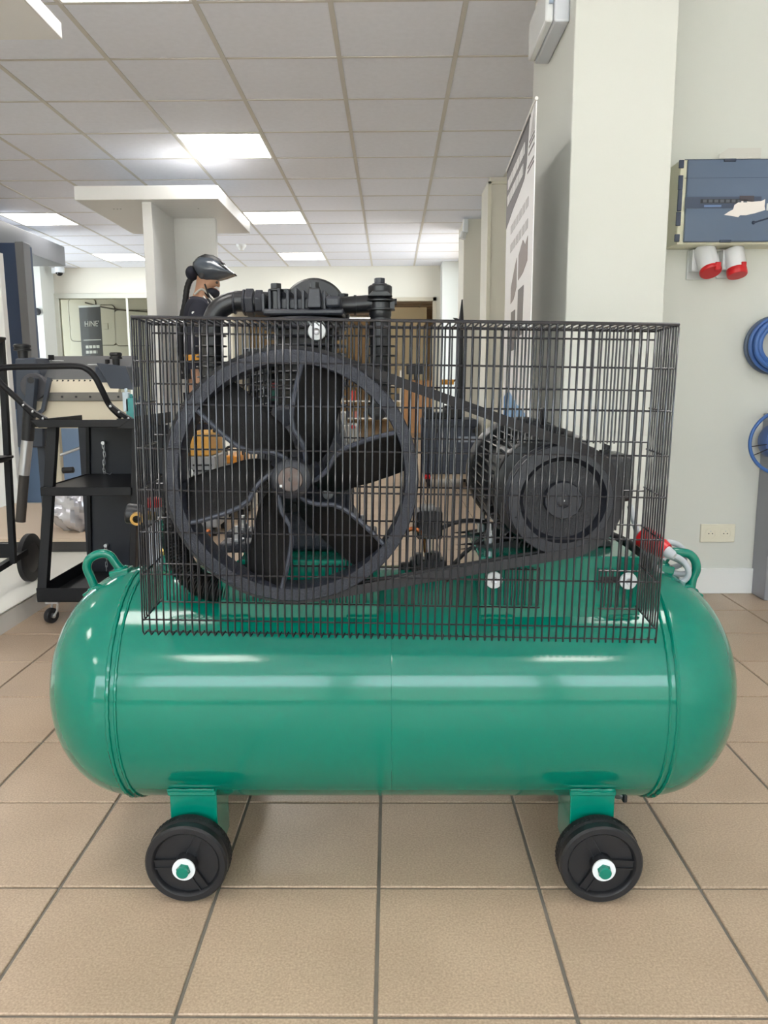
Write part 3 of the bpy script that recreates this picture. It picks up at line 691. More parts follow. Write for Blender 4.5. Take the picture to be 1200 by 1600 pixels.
# ---------------- supply cable, coiled on the right end, with its red plug
cy = 1.50; N = 150
P = [A(984, 790, 1.5), A(990, 812, 1.5), A(1000, 845, 1.5), A(1012, 868, 1.5)]
c = A(1044, 880, cy); e1 = Vector((math.cos(.5), 0, -math.sin(.5))); e2 = Vector((math.sin(.5), 0, math.cos(.5)))
for k in range(N):
    t = k/N*2*PI*3.15+2.4; j = k/N
    P.append(c+e1*((.036-.004*math.sin(j*9))*math.cos(t)+.004*j)+e2*((.021+.004*math.sin(j*7))*math.sin(t)+.012*math.sin(j*6.3)+.004)+Vector((0, .035-.075*j, 0)))
P = smooth_path(P, 2)
cab = MB().tube(P, .0058, n=10).build('supply_cable', GREYC, AC)
p0, p1 = A(1002, 837, 1.47), A(1042, 862, 1.43); d = (p1-p0).normalized()
pg = MB().lathe(p0, d, [(.019, 0), (.021, .002), (.021, .028), (.0185, .03), (.0185, .045), (.015, .058)], 28).build('plug', RED, cab)
MB().lathe(p0+d*.058, d, [(.0115, 0), (.009, .014), (.006, .018)], 20).build('plug_gland', GREYC, pg)
MB().tube(smooth_path([A(950, 835, 1.56), A(985, 852, 1.52), A(1004, 872, 1.50), A(1012, 885, 1.48)], 6), .0095, n=10).build('cable_sleeve', RUBBER, AC)

# ---------------- belt guard: bent wires and cross wires
GY0, GY1, TH = 1.240, 1.345, 0.0185
GC = Vector((.0168, 0, .772)); HW, HH = .4265, .256; RW = .00155
Rg = Matrix.Rotation(TH, 3, 'Y')
def G(u, y, wv):
    return GC+Rg @ Vector((u, 0, wv))+Vector((0, y, 0))
def gw(px, py, y):
    p = A(px, py, y)-GC; p.y = 0; q = Rg.transposed() @ p; return q.x, q.z
w_low = gw(420, 993, GY0)[1]; wb_low = gw(420, 943, GY1)[1]
def hbar(y, wv, u0=-HW, u1=HW, r=RW): return MB().tube([G(u0, y, wv), G(u1, y, wv)], r, n=6)
guard = MB()
guard.tube([G(-HW, GY0, HH), G(HW, GY0, HH), G(HW, GY1, HH-.003), G(-HW, GY1, HH-.003)], .0026, n=6, closed=True)
guard = guard.build('belt_guard', WIRE, AC)
rows_f = [gw(420, y, GY0)[1] for y in (567, 634, 704, 769, 835, 901, 972, 993)]
for k, wv in enumerate(rows_f): hbar(GY0+(.0035 if k < 7 else .012), wv, r=RW if k < 7 else .0013).build('cross_wire', WIRE, guard)
def spans(py, px):
    """openings of the inner panel, measured on it"""
    if 415 < px < 532 and 640 < py < 882: return False
    if 785 < px < 962 and 690 < py < 880: return False
    if 845 < px < 935 and py > 878: return False
    return True
for py in (523, 602, 682, 758, 811, 883, 942):
    seg = []; on = False
    for px in range(251, 1006, 4):
        if spans(py, px):
            if not on: seg.append([px, px]); on = True
            seg[-1][1] = px
        else: on = False
    for a, b in seg:
        m = MB(); ua, wa = gw(a, py, GY1); ub, _ = gw(b, py, GY1); wv = gw(420, py, GY1)[1]
        if a < 256: ua = -HW
        if b > 1000: ub = HW
        m.tube([G(ua, GY1-.003, wv), G(ub, GY1-.003, wv)], RW, n=6)
        m.build('cross_wire', WIRE, guard)
NW = 73
for k in range(NW):
    u = -HW+2*HW*k/(NW-1)
    m = MB(); r = RW
    m.tube([G(u+.004, GY0+.016, w_low+.001), G(u+.001, GY0+.004, w_low-.003), G(u, GY0, w_low+.004), G(u, GY0, HH-.006), G(u, GY0+.004, HH+.001), G(u, GY1-.004, HH-.002), G(u, GY1, HH-.006), G(u, GY1, HH-.02)], r, n=6)
    seg = []; on = False
    for py in range(513, 944, 5):
        q = A(600, py, GY1); uu, wv = gw(600, py, GY1)
        p = G(u, GY1, wv); d_ = p-Vector((0, 0, EYE)); px = 612+F*d_.x/dep(p)
        if spans(py, px):
            if not on: seg.append([wv, wv]); on = True
            seg[-1][1] = wv
        else: on = False
    for a, b in seg:
        if a-b > .008: m.tube([G(u, GY1, a+.006 if a > HH-.03 else a), G(u, GY1, b)], r, n=6)
    m.build('guard_wire', WIRE, guard)
ND = 9
for sx in (-1, 1):
    for k in range(1, ND):
        y = GY0+(GY1-GY0)*k/ND
        f = k/ND; lo = gw(420, 972, GY0)[1]*(1-f)+wb_low*f
        MB().tube([G(sx*HW, y, HH), G(sx*HW, y, lo)], RW, n=6).build('guard_wire', WIRE, guard)
    for k in range(7):
        a = rows_f[k]; b = (gw(280, (523, 602, 682, 758, 811, 883, 942)[k], GY1)[1])
        a2 = rows_f[k]; 
        MB().tube([G(sx*(HW-.003), GY0, a2), G(sx*(HW-.003), GY1, a2*.985-.004+.008)], RW, n=6).build('cross_wire', WIRE, guard)
for px, py, r in ((495, 518, 14), (772, 906.5, 13.5), (982, 908, 13.5)):
    c = A(px, py, GY1-.006); rr = px2m(r, c)
    wsh = MB().lathe(c, (0, 1, 0), [(rr*.2, -.003), (rr-.001, -.002), (rr, 0), (rr, .003)], 32).build('guard_washer', WHITEP, guard)
    MB().lathe(c, (0, 1, 0), [(.0015, -.004), (.0052, -.006), (.006, -.003), (.006, .01)], 20).build('screw', STEEL, wsh)
# ================================================================== LEFT SIDE: display platform, welding cart, bender
DGREY = mat('dark_grey_laminate', (74, 80, 90), .4); DBLUE = mat('dark_blue_panel', (48, 66, 96), .4, var=.05)
PLIN = mat('platform_white', (222, 220, 212), .35); ALU = mat('brushed_aluminium_skirt', (226, 225, 222), .4)
PX, PH = -1.478, .085
pf = thing('display_platform', (-2.6, 3.6, 0), 'low white display platform with a grey metal skirt, on the tiled floor at left', 'platform')
MB().box(-4.4, PX-.006, 2.2, 5.66, .0, PH-.004).build('platform_core', PLIN, pf)
MB().box(-4.4, PX+.004, 2.2, 5.66, PH-.006, PH).build('platform_top', PLIN, pf, bev=.002)
MB().box(PX-.006, PX, 2.2, 5.66, 0, PH-.012).build('skirt', ALU, pf)
# raised box behind the cart with a wrapped parcel on it
zb1 = A(110, 846, 3.9).z
rb = thing('display_pedestal', (-1.9, 4.3, PH), 'low dark pedestal with a pale top under the bender, behind the black cart', 'pedestal')
MB().box(-2.5, PX-.02, 3.9, 5.1, PH, zb1).build('box_body', mat('box_dark', (62, 60, 60), .4), rb)
MB().box(-2.52, PX-.01, 3.885, 5.1, zb1, zb1+.018).build('box_top', mat('box_top_beige', (206, 186, 164), .45), rb, bev=.003)
m = MB(); c = A(116, 790, 4.13); zt = zb1+.018
m.ball((c.x, 4.13, zt+.11), .11, 40, 26, (1.25, 1.0, 1.15))
for k, v in enumerate(m.v):
    n = math.sin(v.x*41+v.z*23)*math.sin(v.y*37+v.z*31)*.022+math.sin(v.x*90+v.y*70+v.z*65)*.010
    d = (v-Vector((c.x, 4.13, zt+.11))).normalized(); m.v[k] = v+d*n; m.v[k].z = max(m.v[k].z, zt)
par = m.build('wrapped_parcel', mat('silver_film', (205, 205, 212), .22, .55, bump=.5, bscale=40), None, off=(c.x, 4.13, zt), smooth=30)
tag(par, 'crumpled silver film parcel lying behind the open frame of the black cart', 'parcel')

# welding cart
YF, YR = 2.93, 3.42
cart = thing('welding_cart', (-1.15, 3.17, 0), 'black welding cart with shelves, back plate, chains and arched tube handle', 'cart')
def cx_(px, y, Y): return A(px, y, Y)
xl, xr = A(57, 930, YF).x, A(214, 930, YF).x
z0, z1 = A(100, 941, YF).z, A(100, 919, YF).z
tr = MB().box(xl, xr, YF, YR, z0, z0+.006).box(xl, xr, YF, YF+.004, z0, z1).box(xl, xl+.004, YF, YR, z0, z1).box(xr-.004, xr, YF, YR, z0, z1).box(xl, xr, YR-.004, YR, z0, z1)
tr.build('bottom_tray', CARTB, cart, bev=.002)
sz0, sz1 = A(110, 775, YF).z, A(110, 763, YF).z; sx0 = A(63, 770, YF).x
MB().box(sx0, xr, YF, YR, sz1-.004, sz1).box(sx0, xr, YF, YF+.004, sz0, sz1+.004).box(sx0, sx0+.004, YF, YR, sz0, sz1+.004).build('middle_shelf', CARTB, cart, bev=.003)
tz0, tz1 = A(110, 668, YF).z, A(110, 656, YF).z; tx0, tx1 = A(47, 656, YF).x, A(211, 656, YF).x
tt = MB().prism([(tx0, tz1), (tx0+.03, tz0), (tx1-.06, tz0), (tx1-.02, tz1)], 1, YF-.002, YF+.003)
tt.box(tx0+.03, tx1, YF, YR, tz0, tz0+.004).box(tx1-.005, tx1, YF, YR, tz0-.006, tz1+.012).box(tx0, tx0+.004, YF, YR, tz0, tz1).box(tx1-.07, tx1, YF-.001, YF+.004, tz0-.006, tz1+.004)
tt.build('top_tray', CARTB, cart, bev=.002)
def post(a, b, Ya, Yb, wpx, d, name='post'):
    p, q = A(*a, Ya), A(*b, Yb); w_ = wpx*dep(p)/F
    m = MB(); h = w_/2
    vs = [(p.x-h, p.y, p.z), (p.x+h, p.y, p.z), (p.x+h, p.y+d, p.z), (p.x-h, p.y+d, p.z), (q.x-h, q.y, q.z), (q.x+h, q.y, q.z), (q.x+h, q.y+d, q.z), (q.x-h, q.y+d, q.z)]
    m.add(vs, [(0, 3, 2, 1), (4, 5, 6, 7), (0, 1, 5, 4), (1, 2, 6, 5), (2, 3, 7, 6), (3, 0, 4, 7)])
    return m.build(name, CARTB, cart, bev=.002)
post((65, 922), (81, 664), YF+.004, YF+.06, 15, .03)
post((140, 880), (136, 664), YR-.02, YR-.02, 6, .016)
post((206, 930), (211, 660), YF+.012, YF+.012, 10, .03); post((222, 900), (222, 660), YR-.02, YR-.02, 8, .016)
p0, p1 = A(139, 905, YR), A(208, 664, YR)
bk = MB().box(p0.x, xr, YR-.006, YR-.002, z0, tz0).build('back_plate', mat('cart_plate', (20, 24, 36), .45), cart)
hp = [(56, 652, YF+.06), (30, 626, YF+.04), (2, 600, YF+.02), (-6, 586, YF+.01), (3, 575, YF), (60, 573, YF), (118, 572, YF), (136, 577, YF), (149, 590, YF+.01), (160, 611, YF+.02), (172, 634, YF+.04), (190, 652, YF+.06)]
hd = MB().tube(smooth_path([A(*p) for p in hp], 5), .0115, n=12).build('handle', CARTB, cart)
for a, b in (((34, 630), (72, 656)), ((170, 632), (205, 656))):
    p, q = A(*a, YF+.03), A(*b, YF+.04)
    m = MB().tube([p, (p+q)/2+Vector((0, 0, -.004)), q], .011, n=4); br = m.build('handle_bracket', CARTB, hd)
    for f in (.12, .5, .92): c = p.lerp(q, f); MB().ball((c.x, c.y-.012, c.z), .0055, 8, 6).build('bolt', STEEL, hd)
lk = MB().tube([(.0042*math.cos(t*PI/6), 0, (.0085 if math.sin(t*PI/6) > 0 else -.0085)+.0042*math.sin(t*PI/6)) for t in range(12)], .0017, n=6, closed=True).mesh('chain_link'); lk.materials.append(STEEL)
def chain(parent, px, y0, y1, Y, drop=0):
    p, q = A(px, y0, Y), A(px, y1, Y); n = max(2, int((p.z-q.z)/.0185))
    r_ = MB().cyl((p.x, Y-.012, p.z), (p.x, Y+.012, p.z), .008, n=12).build('chain_pin', STEEL, parent)
    for k in range(n):
        o = bpy.data.objects.new('chain_link', lk); COL.objects.link(o); o.parent = r_; WO[o] = Vector()
        o.location = Vector((p.x+math.sin(k*.9)*.003, Y-.008, p.z-.012-k*.0185))-WO[parent]; o.rotation_euler = (0, .15*math.sin(k*1.7), PI/2*(k % 2)+.2)
    return p, n
p, n = chain(cart, 162, 692, 738, YR-.02); chain(cart, 166, 852, 892, YR-.02)
MB().tube([A(162, 736, YR-.028), A(165, 739, YR-.03), A(172, 741, YR-.03), A(174, 739, YR-.03)], .002, n=6).build('chain_hook', STEEL, cart)
def caster(px, yc, Y, r):
    c = A(px, yc, Y); c.z = r+.001
    cs = MB().ring((c.x, c.y, c.z), (.9, -.44, 0), [(r*.45, -.011), (r-.003, -.012), (r, -.008), (r, .008), (r-.003, .012), (r*.45, .011)], 28).build('caster', RUBBER, cart)
    MB().cyl((c.x-.014, c.y+.007, c.z), (c.x+.014, c.y-.007, c.z), r*.32, n=16).build('caster_hub', STEEL, cs)
    f = MB()
    for s_ in (-1, 1):
        e = Vector((.9, -.44, 0))*s_*.016
        f.tube([Vector((c.x, c.y, c.z))+e, Vector((c.x+.012, c.y+.004, c.z+r*.7))+e, Vector((c.x+.014, c.y+.01, z0-.008))+e], .0045, n=6)
    f.box(c.x-.012, c.x+.038, c.y-.02, c.y+.035, z0-.010, z0); f.build('caster_fork', STEEL, cs)
caster(80, 958, YF+.03, .030); caster(190, 958, YF+.03, .030)
caster(146, 930, YR-.05, .030); caster(215, 930, YR-.05, .030)

# black rack trolley at the left edge
rk = thing('rack_trolley', (-1.8, 3.4, PH), 'black rack trolley with a big wheel, cut off by the left picture edge', 'trolley')
YW = 3.30; c = A(47, 868, YW); r = .105; c.z = PH+r
wl = MB().ring((c.x, YW, c.z), (1, .0, 0), [(r*.62, -.014), (r-.01, -.014), (r, -.01), (r, .01), (r-.01, .014), (r*.62, .014)], 44).build('wheel', RUBBER, rk)
MB().lathe((c.x-.014, YW, c.z), (1, 0, 0), [(.02, -.012), (.025, 0), (r*.64, 0), (r*.64, .026), (.02, .03)], 32).build('wheel_disc', PLASB, wl)
m = MB().tube([A(1, 528, 3.1), A(8, 640, 3.1), A(21, 880, 3.1)], .016, n=4); m.build('upright', CARTB, rk)
a = A(44, 850, 3.28)
m = MB().box(-2.25, a.x-.03, 3.20, 3.225, A(0, 872, 3.2).z, A(0, 850, 3.2).z).tube([A(-10, 893, 3.0), A(40, 862, 3.24)], .017, n=4).build('base_frame', CARTB, rk)
for py, px in ((532, 10), (716, 22)):
    q = A(px, py, 3.06); MB().prism([(q.x-.40, q.z+.012), (q.x, q.z+.012), (q.x, q.z+.003), (q.x-.03, q.z-.014), (q.x-.4, q.z-.014)], 1, 2.8, 3.06).build('rack_shelf', CARTB, rk, bev=.002)

# sheet metal bender
YBD = 4.25
bd = thing('sheet_bender', (-1.75, 4.5, zb1+.018), 'grey and beige sheet metal folding machine behind the black cart', 'machine')
def q(px, py, Y=YBD): return A(px, py, Y)
GREYM = mat('machine_grey', (105, 106, 108), .4); BEIGE = mat('machine_beige', (214, 205, 184), .45); MDB = mat('machine_dark_blue', (52, 60, 74), .4)
xa, xb = q(52, 600).x, q(190, 600).x
m = MB().prism([(YBD, q(100, 597).z), (YBD+.28, A(100, 556, YBD+.28).z), (YBD+.28, q(100, 597).z-.03), (YBD+.02, q(100, 597).z-.02)], 0, xa, xb); m.build('clamp_beam', GREYM, bd, bev=.004)
m = MB().prism([(YBD-.02, q(100, 593).z), (YBD+.02, q(100, 593).z), (YBD-.02, q(100, 613).z), (YBD-.06, q(100, 613).z)], 0, xa+.04, xb); m.build('beam_nose', BEIGE, bd)
sm = MB()
for k in range(14):
    x = A(70+8.6*k, 593, YBD-.04).x; z = q(100, 593).z
    MB().box(x-.004, x+.004, YBD-.026, YBD-.012, z-.018, z-.002, rot=Matrix.Rotation(.35, 3, 'Y')).build('slot', mat('slot_dark', (40, 40, 42), .6), bd)
m = MB().box(q(70, 618).x, q(207, 618).x, YBD-.085, YBD-.05, q(100, 626).z, q(100, 613).z).build('apron_bar', mat('bar_grey', (122, 120, 116), .45, .3, var=.1, vscale=20), bd, bev=.002)
for k in range(7): c = A(75+22*k, 620, YBD-.086); MB().cyl((c.x, c.y+.003, c.z), (c.x, c.y-.003, c.z), .006, n=8).build('bolt', PLASB, m)
MB().box(q(60, 640).x, q(205, 640).x, YBD-.075, YBD-.045, q(100, 668).z, q(100, 626).z).build('apron', BEIGE, bd, bev=.004)
e = [(150, 567), (196, 572), (209, 609), (172, 607)]
MB().prism([(A(x, y, YBD-.05).x, A(x, y, YBD-.05).z) for x, y in e], 1, YBD-.05, YBD-.03).build('end_plate', MDB, bd, bev=.003)
MB().box(q(150, 570).x, q(200, 570).x, YBD-.03, YBD+.25, q(180, 605).z, q(180, 572).z).build('end_housing', MDB, bd, bev=.01)
MB().prism([(q(20, 560).x, q(20, 560).z), (q(52, 558).x, q(52, 558).z), (q(66, 600).x, q(66, 600).z), (q(66, 700).x, q(66, 700).z), (q(24, 700).x, q(24, 700).z)], 1, YBD+.02, YBD+.2).build('end_housing', MDB, bd, bev=.01)
for px, py, Y in ((35, 544, YBD+.12), (181, 557, YBD+.12)):
    c = A(px, py, Y); r1 = (13 if px < 100 else 9.5)*dep(c)/F
    m = MB().lathe((c.x, Y, c.z), (0, 0, 1), [(r1*.55, -.07), (r1*.6, -.015), (r1, -.014), (r1, -.004), (r1*.9, -.002), (r1*.9, .004), (r1, .006), (r1, .016), (r1*.85, .022)], 24).build('clamp_knob', PLASB, bd)
for px, py, kx in ((80, 557, 5), (168, 564, 4)): c = A(px, py, YBD+.2); MB().cyl((c.x, c.y, c.z-.02), (c.x, c.y, c.z+.008), kx*.0035, n=6).build('stop_nut', PLASB, bd)
for a, b, cc in (((84, 563), (98, 569), 0), ((139, 569), (154, 578), 0), ((98, 579), (114, 582), 1)):
    p, s_ = A(*a, YBD+.14), A(*b, YBD+.14); MB().box(p.x, s_.x, p.y-.02, p.y+.02, p.z-.004, p.z+.0).build('label_plate', mat('label_white', (212, 214, 214), .4), bd)
c = q(52, 604, YBD-.1); MB().lathe((c.x, c.y, c.z), (0, 1, 0), [(.066, 0), (.070, .004), (.070, .03)], 36).build('pivot_disc', mat('disc_grey', (66, 66, 72), .4), bd)
p, s_ = A(51, 590, YBD-.13), A(44, 686, YBD-.13)
arm = MB().tube([p, s_], .032, n=4).build('lever_arm', GREYM if 0 else MDB, bd, bev=.003)
MB().cyl(A(48, 594, YBD-.165), A(48, 594, YBD-.13), .017, n=20).build('pivot_bolt', PLASB, arm)
MB().cyl(A(46, 640, YBD-.15), A(43, 688, YBD-.15), .031, n=20).build('lever_sleeve', PLASB, arm)
MB().cyl(A(43, 686, YBD-.15), A(37, 742, YBD-.15), .029, n=20).build('lever_tube', STEEL, arm)
MB().cyl(A(38, 740, YBD-.15), A(32, 815, YBD-.15), .026, n=20).build('lever_grip', mat('grip_brown', (52, 48, 46), .5), arm)
MB().tube([A(78, 590, YBD-.11), A(68, 640, YBD-.11), A(55, 650, YBD-.11)], .014, n=4).build('lever_stay', MDB, bd)
for px in (66, 90, 198): c = q(px, 700, YBD+.12); MB().box(c.x-.02, c.x+.02, YBD+.10, YBD+.14, zb1+.018, q(100, 660).z).build('stand_leg', MDB if px != 90 else BEIGE, bd, bev=.003)
MB().tube([q(95, 711), q(137, 695)], .008, n=10).build('stay_rod', STEEL, bd); MB().tube([q(124, 668, YBD+.05), q(136, 722, YBD+.05)], .008, n=8).build('stay_rod', GREYM, bd)
MB().cyl(q(98, 735, 4.22), q(115, 734, 4.22), .017, n=14).build('pedal_grip', PLASB, bd, bev=.003)

# dark blue display wall with its canopy, cream panel
dw = thing('blue_display_wall', (-4.0, 7.6, 0), 'dark blue display wall under a dark grey canopy at far left', 'display wall')
zc1 = 2.44; xcn = -3.60
m = MB().box(-4.9, xcn, 4.6, 8.9, 2.235, zc1).build('canopy', mat('canopy_grey', (104, 106, 110), .35), dw, bev=.002)
pz = A(30, 385, 7.42)
MB().box(-4.9, A(31, 385, 7.5).x, 7.46, 7.52, .0, 2.235).build('blue_panel', DBLUE, dw)
MB().box(A(25, 390, 7.42).x, A(38, 390, 7.42).x, 7.40, 7.54, 0, 2.235).build('frame_post', mat('frame_grey', (116, 116, 118), .4), dw, bev=.003)
MB().box(A(36, 390, 7.6).x, A(41, 390, 7.6).x, 7.55, 7.72, 0, 2.235).build('rear_post', DBLUE, dw)
lb = tag(MB().box(A(18, 700, 5.6).x, A(150, 700, 5.6).x, 5.6, 5.66, PH, A(80, 640, 5.6).z).build('low_blue_panel', mat('steel_blue_panel', (112, 136, 168), .4, var=.06, vscale=6), None, off=(-2.4, 5.63, PH), bev=.004), 'low steel blue panel standing behind the bender', 'panel')
cp = A(4, 470, 5.3)
tag(MB().box(-3.2, cp.x, 5.3, 5.36, PH, 1.80).build('cream_panel', CREAM, None, off=(-3, 5.33, PH), bev=.003), 'narrow cream panel at the left picture edge', 'panel')

# two white T-shaped display columns with canopies
tc = thing('canopy_column', (-1.8, 6.5, 0), 'white display column with a flat canopy under the ceiling, behind the mannequin', 'display column')
a, b = A(115, 290, 5.9), A(340, 290, 5.9)
MB().box(a.x, b.x, 5.9, 7.2, A(200, 312, 5.9).z, A(200, 290, 5.9).z).build('canopy', CREAM, tc, bev=.003)
zu = A(200, 312, 5.9).z; xa = A(222, 330, 5.97).x; xb = A(237, 330, 5.97).x
MB().box(xa, xb, 5.97, 6.62, 0, zu).build('side_board', CREAM, tc, bev=.003)
MB().box(xb, A(341, 400, 6.62).x, 6.56, 6.62, 0, zu).build('back_board', CREAM, tc, bev=.003)
MB().box(xb+.003, A(341, 400, 6.62).x-.004, 6.557, 6.560, zu-.065, zu).build('joint_board', CREAM, tc)
for px, py in ((183, 316), (188, 316), (178, 328), (310, 327)): c = A(px, py, 6.2); MB().cyl((c.x, 6.2, zu-.001), (c.x, 6.2, zu+.003), .006, n=10).build('screw_cap', GREYM, tc)
t2 = thing('display_canopy', (-2.0, 2.7, 0), 'corner of a pale display canopy hanging in at the top left', 'display column')
xe = A(97, 50, 3.23).x
MB().box(-2.7, xe, 1.7, 3.23, A(97, 62, 3.23).z, A(97, 36, 3.23).z).build('canopy', CREAM, t2, bev=.003)
MB().box(-2.06, -2.0, 2.35, 3.0, PH, A(97, 62, 3.23).z).build('side_board', CREAM, t2, bev=.003)

# second black stand with hanging chain behind the belt guard
s2 = thing('chain_stand', (-1.2, 3.9, 0), 'black plate stand with a hanging chain, seen through the left end of the guard', 'stand')
Y2 = 3.85; a, b = A(214, 880, Y2), A(262, 664, Y2)
pl2 = MB().box(a.x, b.x, Y2, Y2+.006, .12, b.z).build('stand_plate', CARTB, s2)
MB().box(a.x, b.x, Y2-.03, Y2+.3, .0, .12).build('stand_foot', CARTB, s2, bev=.004); MB().box(a.x, b.x+.02, Y2-.12, Y2, A(230, 772, Y2).z-.006, A(230, 772, Y2).z).build('stand_shelf', CARTB, s2)
chain(s2, 238, 655, 745, Y2-.03)
for px, py, w_, h_, c in ((207, 640, .05, .06, (70, 150, 150)), (199, 628, .03, .05, (200, 216, 226)), (222, 640, .03, .05, (90, 110, 130))):
    p = A(px, py, 4.05); o = MB().box(p.x-w_/2, p.x+w_/2, 4.02, 4.06, p.z-h_, p.z+h_).box(p.x-.008, p.x+.008, 4.035, 4.045, p.z+h_, p.z+h_+.02)
    o.build('packet', mat('packet_%d_paint' % px, c, .4), s2, bev=.004)
# ================================================================== MANNEQUIN
MNY = 6.12; MB_Z = A(318, 742, MNY).z
tag(MB().box(-1.82, -1.05, 5.75, 6.5, 0, MB_Z).build('plinth', PLIN, None, off=(-1.4, 6.1, 0), bev=.004), 'white block plinth under the mannequin', 'plinth')
SKIN = mat('mannequin_skin', (205, 160, 132), .5); NAVY = mat('navy_cloth', (34, 36, 50), .8, bump=.2, bscale=300); ORNG = mat('orange_cloth', (226, 160, 62), .6)
def skinned(name, pts, edges, m, parent, sub=2):
    me = bpy.data.meshes.new(name); w0 = WO[parent]
    me.from_pydata([Vector(p[:3])-w0 for p in pts], edges, []); o = bpy.data.objects.new(name, me); COL.objects.link(o)
    o.parent = parent; WO[o] = w0
    k = o.modifiers.new('skin', 'SKIN'); k.use_smooth_shade = True
    for i, p in enumerate(pts):
        d = me.skin_vertices[0].data[i]; d.radius = (p[3], p[4] if len(p) > 4 else p[3]); d.use_root = (i == 0)
    s = o.modifiers.new('sub', 'SUBSURF'); s.levels = sub; s.render_levels = sub
    me.materials.append(m); return o
def V(px, py, dy=0.0): return A(px, py, MNY+dy)
mq = thing('mannequin', (V(318, 742).x, MNY, MB_Z), 'mannequin in navy workwear with a raised grey welding helmet and black ponytail hose', 'mannequin')
def J_(px, py, dy, r, r2=None): v = V(px, py, dy); return (v.x, v.y, v.z, r) if r2 is None else (v.x, v.y, v.z, r, r2)
body = [J_(314, 612, 0, .11), J_(313, 565, 0, .105), J_(312, 520, 0, .12), J_(311, 480, 0, .10), J_(313, 462, 0, .055), J_(317, 449, 0, .055), J_(322, 436, 0, .088), J_(325, 420, 0, .09)]
E_ = [(i, i+1) for i in range(7)]
for s_ in (-1, 1):
    n = len(body)
    body += [J_(311, 482, s_*.15, .055), J_(300 if s_ < 0 else 308, 540, s_*.19, .043), J_(304 if s_ < 0 else 330, 578, s_*.17, .030), J_(306 if s_ < 0 else 336, 590, s_*.165, .030)]
    E_ += [(3, n), (n, n+1), (n+1, n+2), (n+2, n+3)]
    hx, hy = (306, 590) if s_ < 0 else (336, 590)
    for k in range(4):
        f = len(body); dx = (-4, -1.2, 1.6, 4.2)[k]; ln = (12, 15, 14.5, 11.5)[k]
        body += [J_(hx+dx, hy+6, s_*.165, .009), J_(hx+dx*1.1+.6, hy+6+ln*.55, s_*.16, .008), J_(hx+dx+2.0, hy+6+ln, s_*.145, .0065)]
        E_ += [(n+3, f), (f, f+1), (f+1, f+2)]
    f = len(body); body += [J_(hx+5.5, hy-1, s_*.145, .010), J_(hx+8, hy+6, s_*.135, .008)]; E_ += [(n+3, f), (f, f+1)]
    n = len(body); body += [J_(314, 630, s_*.085, .085), J_(318, 682, s_*.09, .055), J_(314, 732, s_*.09, .038), J_(318, 731, s_*.09, .033), J_(332, 732, s_*.10, .028)]
    E_ += [(0, n), (n, n+1), (n+1, n+2), (n+2, n+3), (n+3, n+4)]
n = len(body); body += [J_(341, 444, 0, .014), J_(342.5, 449, 0, .013)]; E_ += [(6, n), (n, n+1)]
bo = skinned('body', body, E_, SKIN, mq)
# face: brow, nose, lips and chin on the profile, ear
f = MB().ball(V(334, 456), .038, 14, 10, (1, 1.0, .8)).ball(V(339.5, 457), .016, 10, 8, (.8, 1.6, .7)); f.build('jaw', SKIN, mq)
MB().ball(V(341.5, 455), .010, 10, 8, (.6, 2.0, .5)).build('lips', mat('lip_paint', (170, 100, 92), .5), mq)
for s_ in (-1, 1): MB().ball(V(339, 441.5, s_*.033), .010, 10, 8).build('eye', mat('eye_paint', (60, 52, 48), .3), mq)
jk = [J_(313, 602, 0, .135), J_(313, 560, 0, .128), J_(312, 520, 0, .14), J_(311, 480, 0, .125), J_(313, 465, 0, .088)]
je = [(i, i+1) for i in range(4)]
for s_ in (-1, 1):
    n = len(jk); jk += [J_(311, 479, s_*.15, .08), J_(300 if s_ < 0 else 308, 540, s_*.20, .062), J_(303 if s_ < 0 else 328, 574, s_*.18, .052)]; je += [(3, n), (n, n+1), (n+1, n+2)]
skinned('jacket', jk, je, NAVY, mq)
tr_ = [J_(314, 612, 0, .125)]; te = []
for s_ in (-1, 1):
    n = len(tr_); tr_ += [J_(314, 632, s_*.09, .098), J_(318, 682, s_*.095, .072), J_(314, 732, s_*.095, .062)]; te += [(0, n), (n, n+1), (n+1, n+2)]
skinned('trousers', tr_, te, NAVY, mq)
c0, c1 = V(301.5, 553, -.19), V(302.5, 562, -.185); MB().cyl(c0, c1, .068, .066, n=20).build('orange_cuff', ORNG, mq)
c0, c1 = V(303, 566, -.18), V(304, 576, -.175); MB().cyl(c0, c1, .062, .056, n=20).build('cuff', NAVY, mq)
b = MB().lathe(V(313, 588), (0, 0, 1), [(.142, -.02), (.145, 0), (.142, .02)], 28, sq=(1, 1)); b.build('belt', RUBBER, mq)
# helmet
HG = mat('helmet_grey', (72, 80, 90), .22, coat=.5); sec = []
for px, zc_, rz, ry in ((303, 417, 2, .02), (304.5, 417, 7, .06), (309, 418, 14, .095), (316, 420.5, 20, .115), (325, 421.5, 21, .12), (335, 421, 19, .118), (345, 423.5, 14.5, .108), (353, 426, 10, .098), (361, 428, 5, .085), (368, 429.5, 1.2, .06)):
    c = V(px, zc_); rr = rz*dep(c)/F
    sec.append([Vector((c.x, c.y+ry*math.cos(t*2*PI/24), c.z+rr*math.sin(t*2*PI/24)*(1 if math.sin(t*2*PI/24) > 0 else (.95 if px < 330 else 1.0)))) for t in range(25)])
hm = MB().grid(sec).build('welding_helmet', HG, mq, smooth=70)
MB().lathe(V(315, 431, -.122), (0, -1, 0), [(.022, -.01), (.022, .004), (.016, .008), (0, .008)], 20).build('helmet_knob', PLASB, hm)
sec2 = []
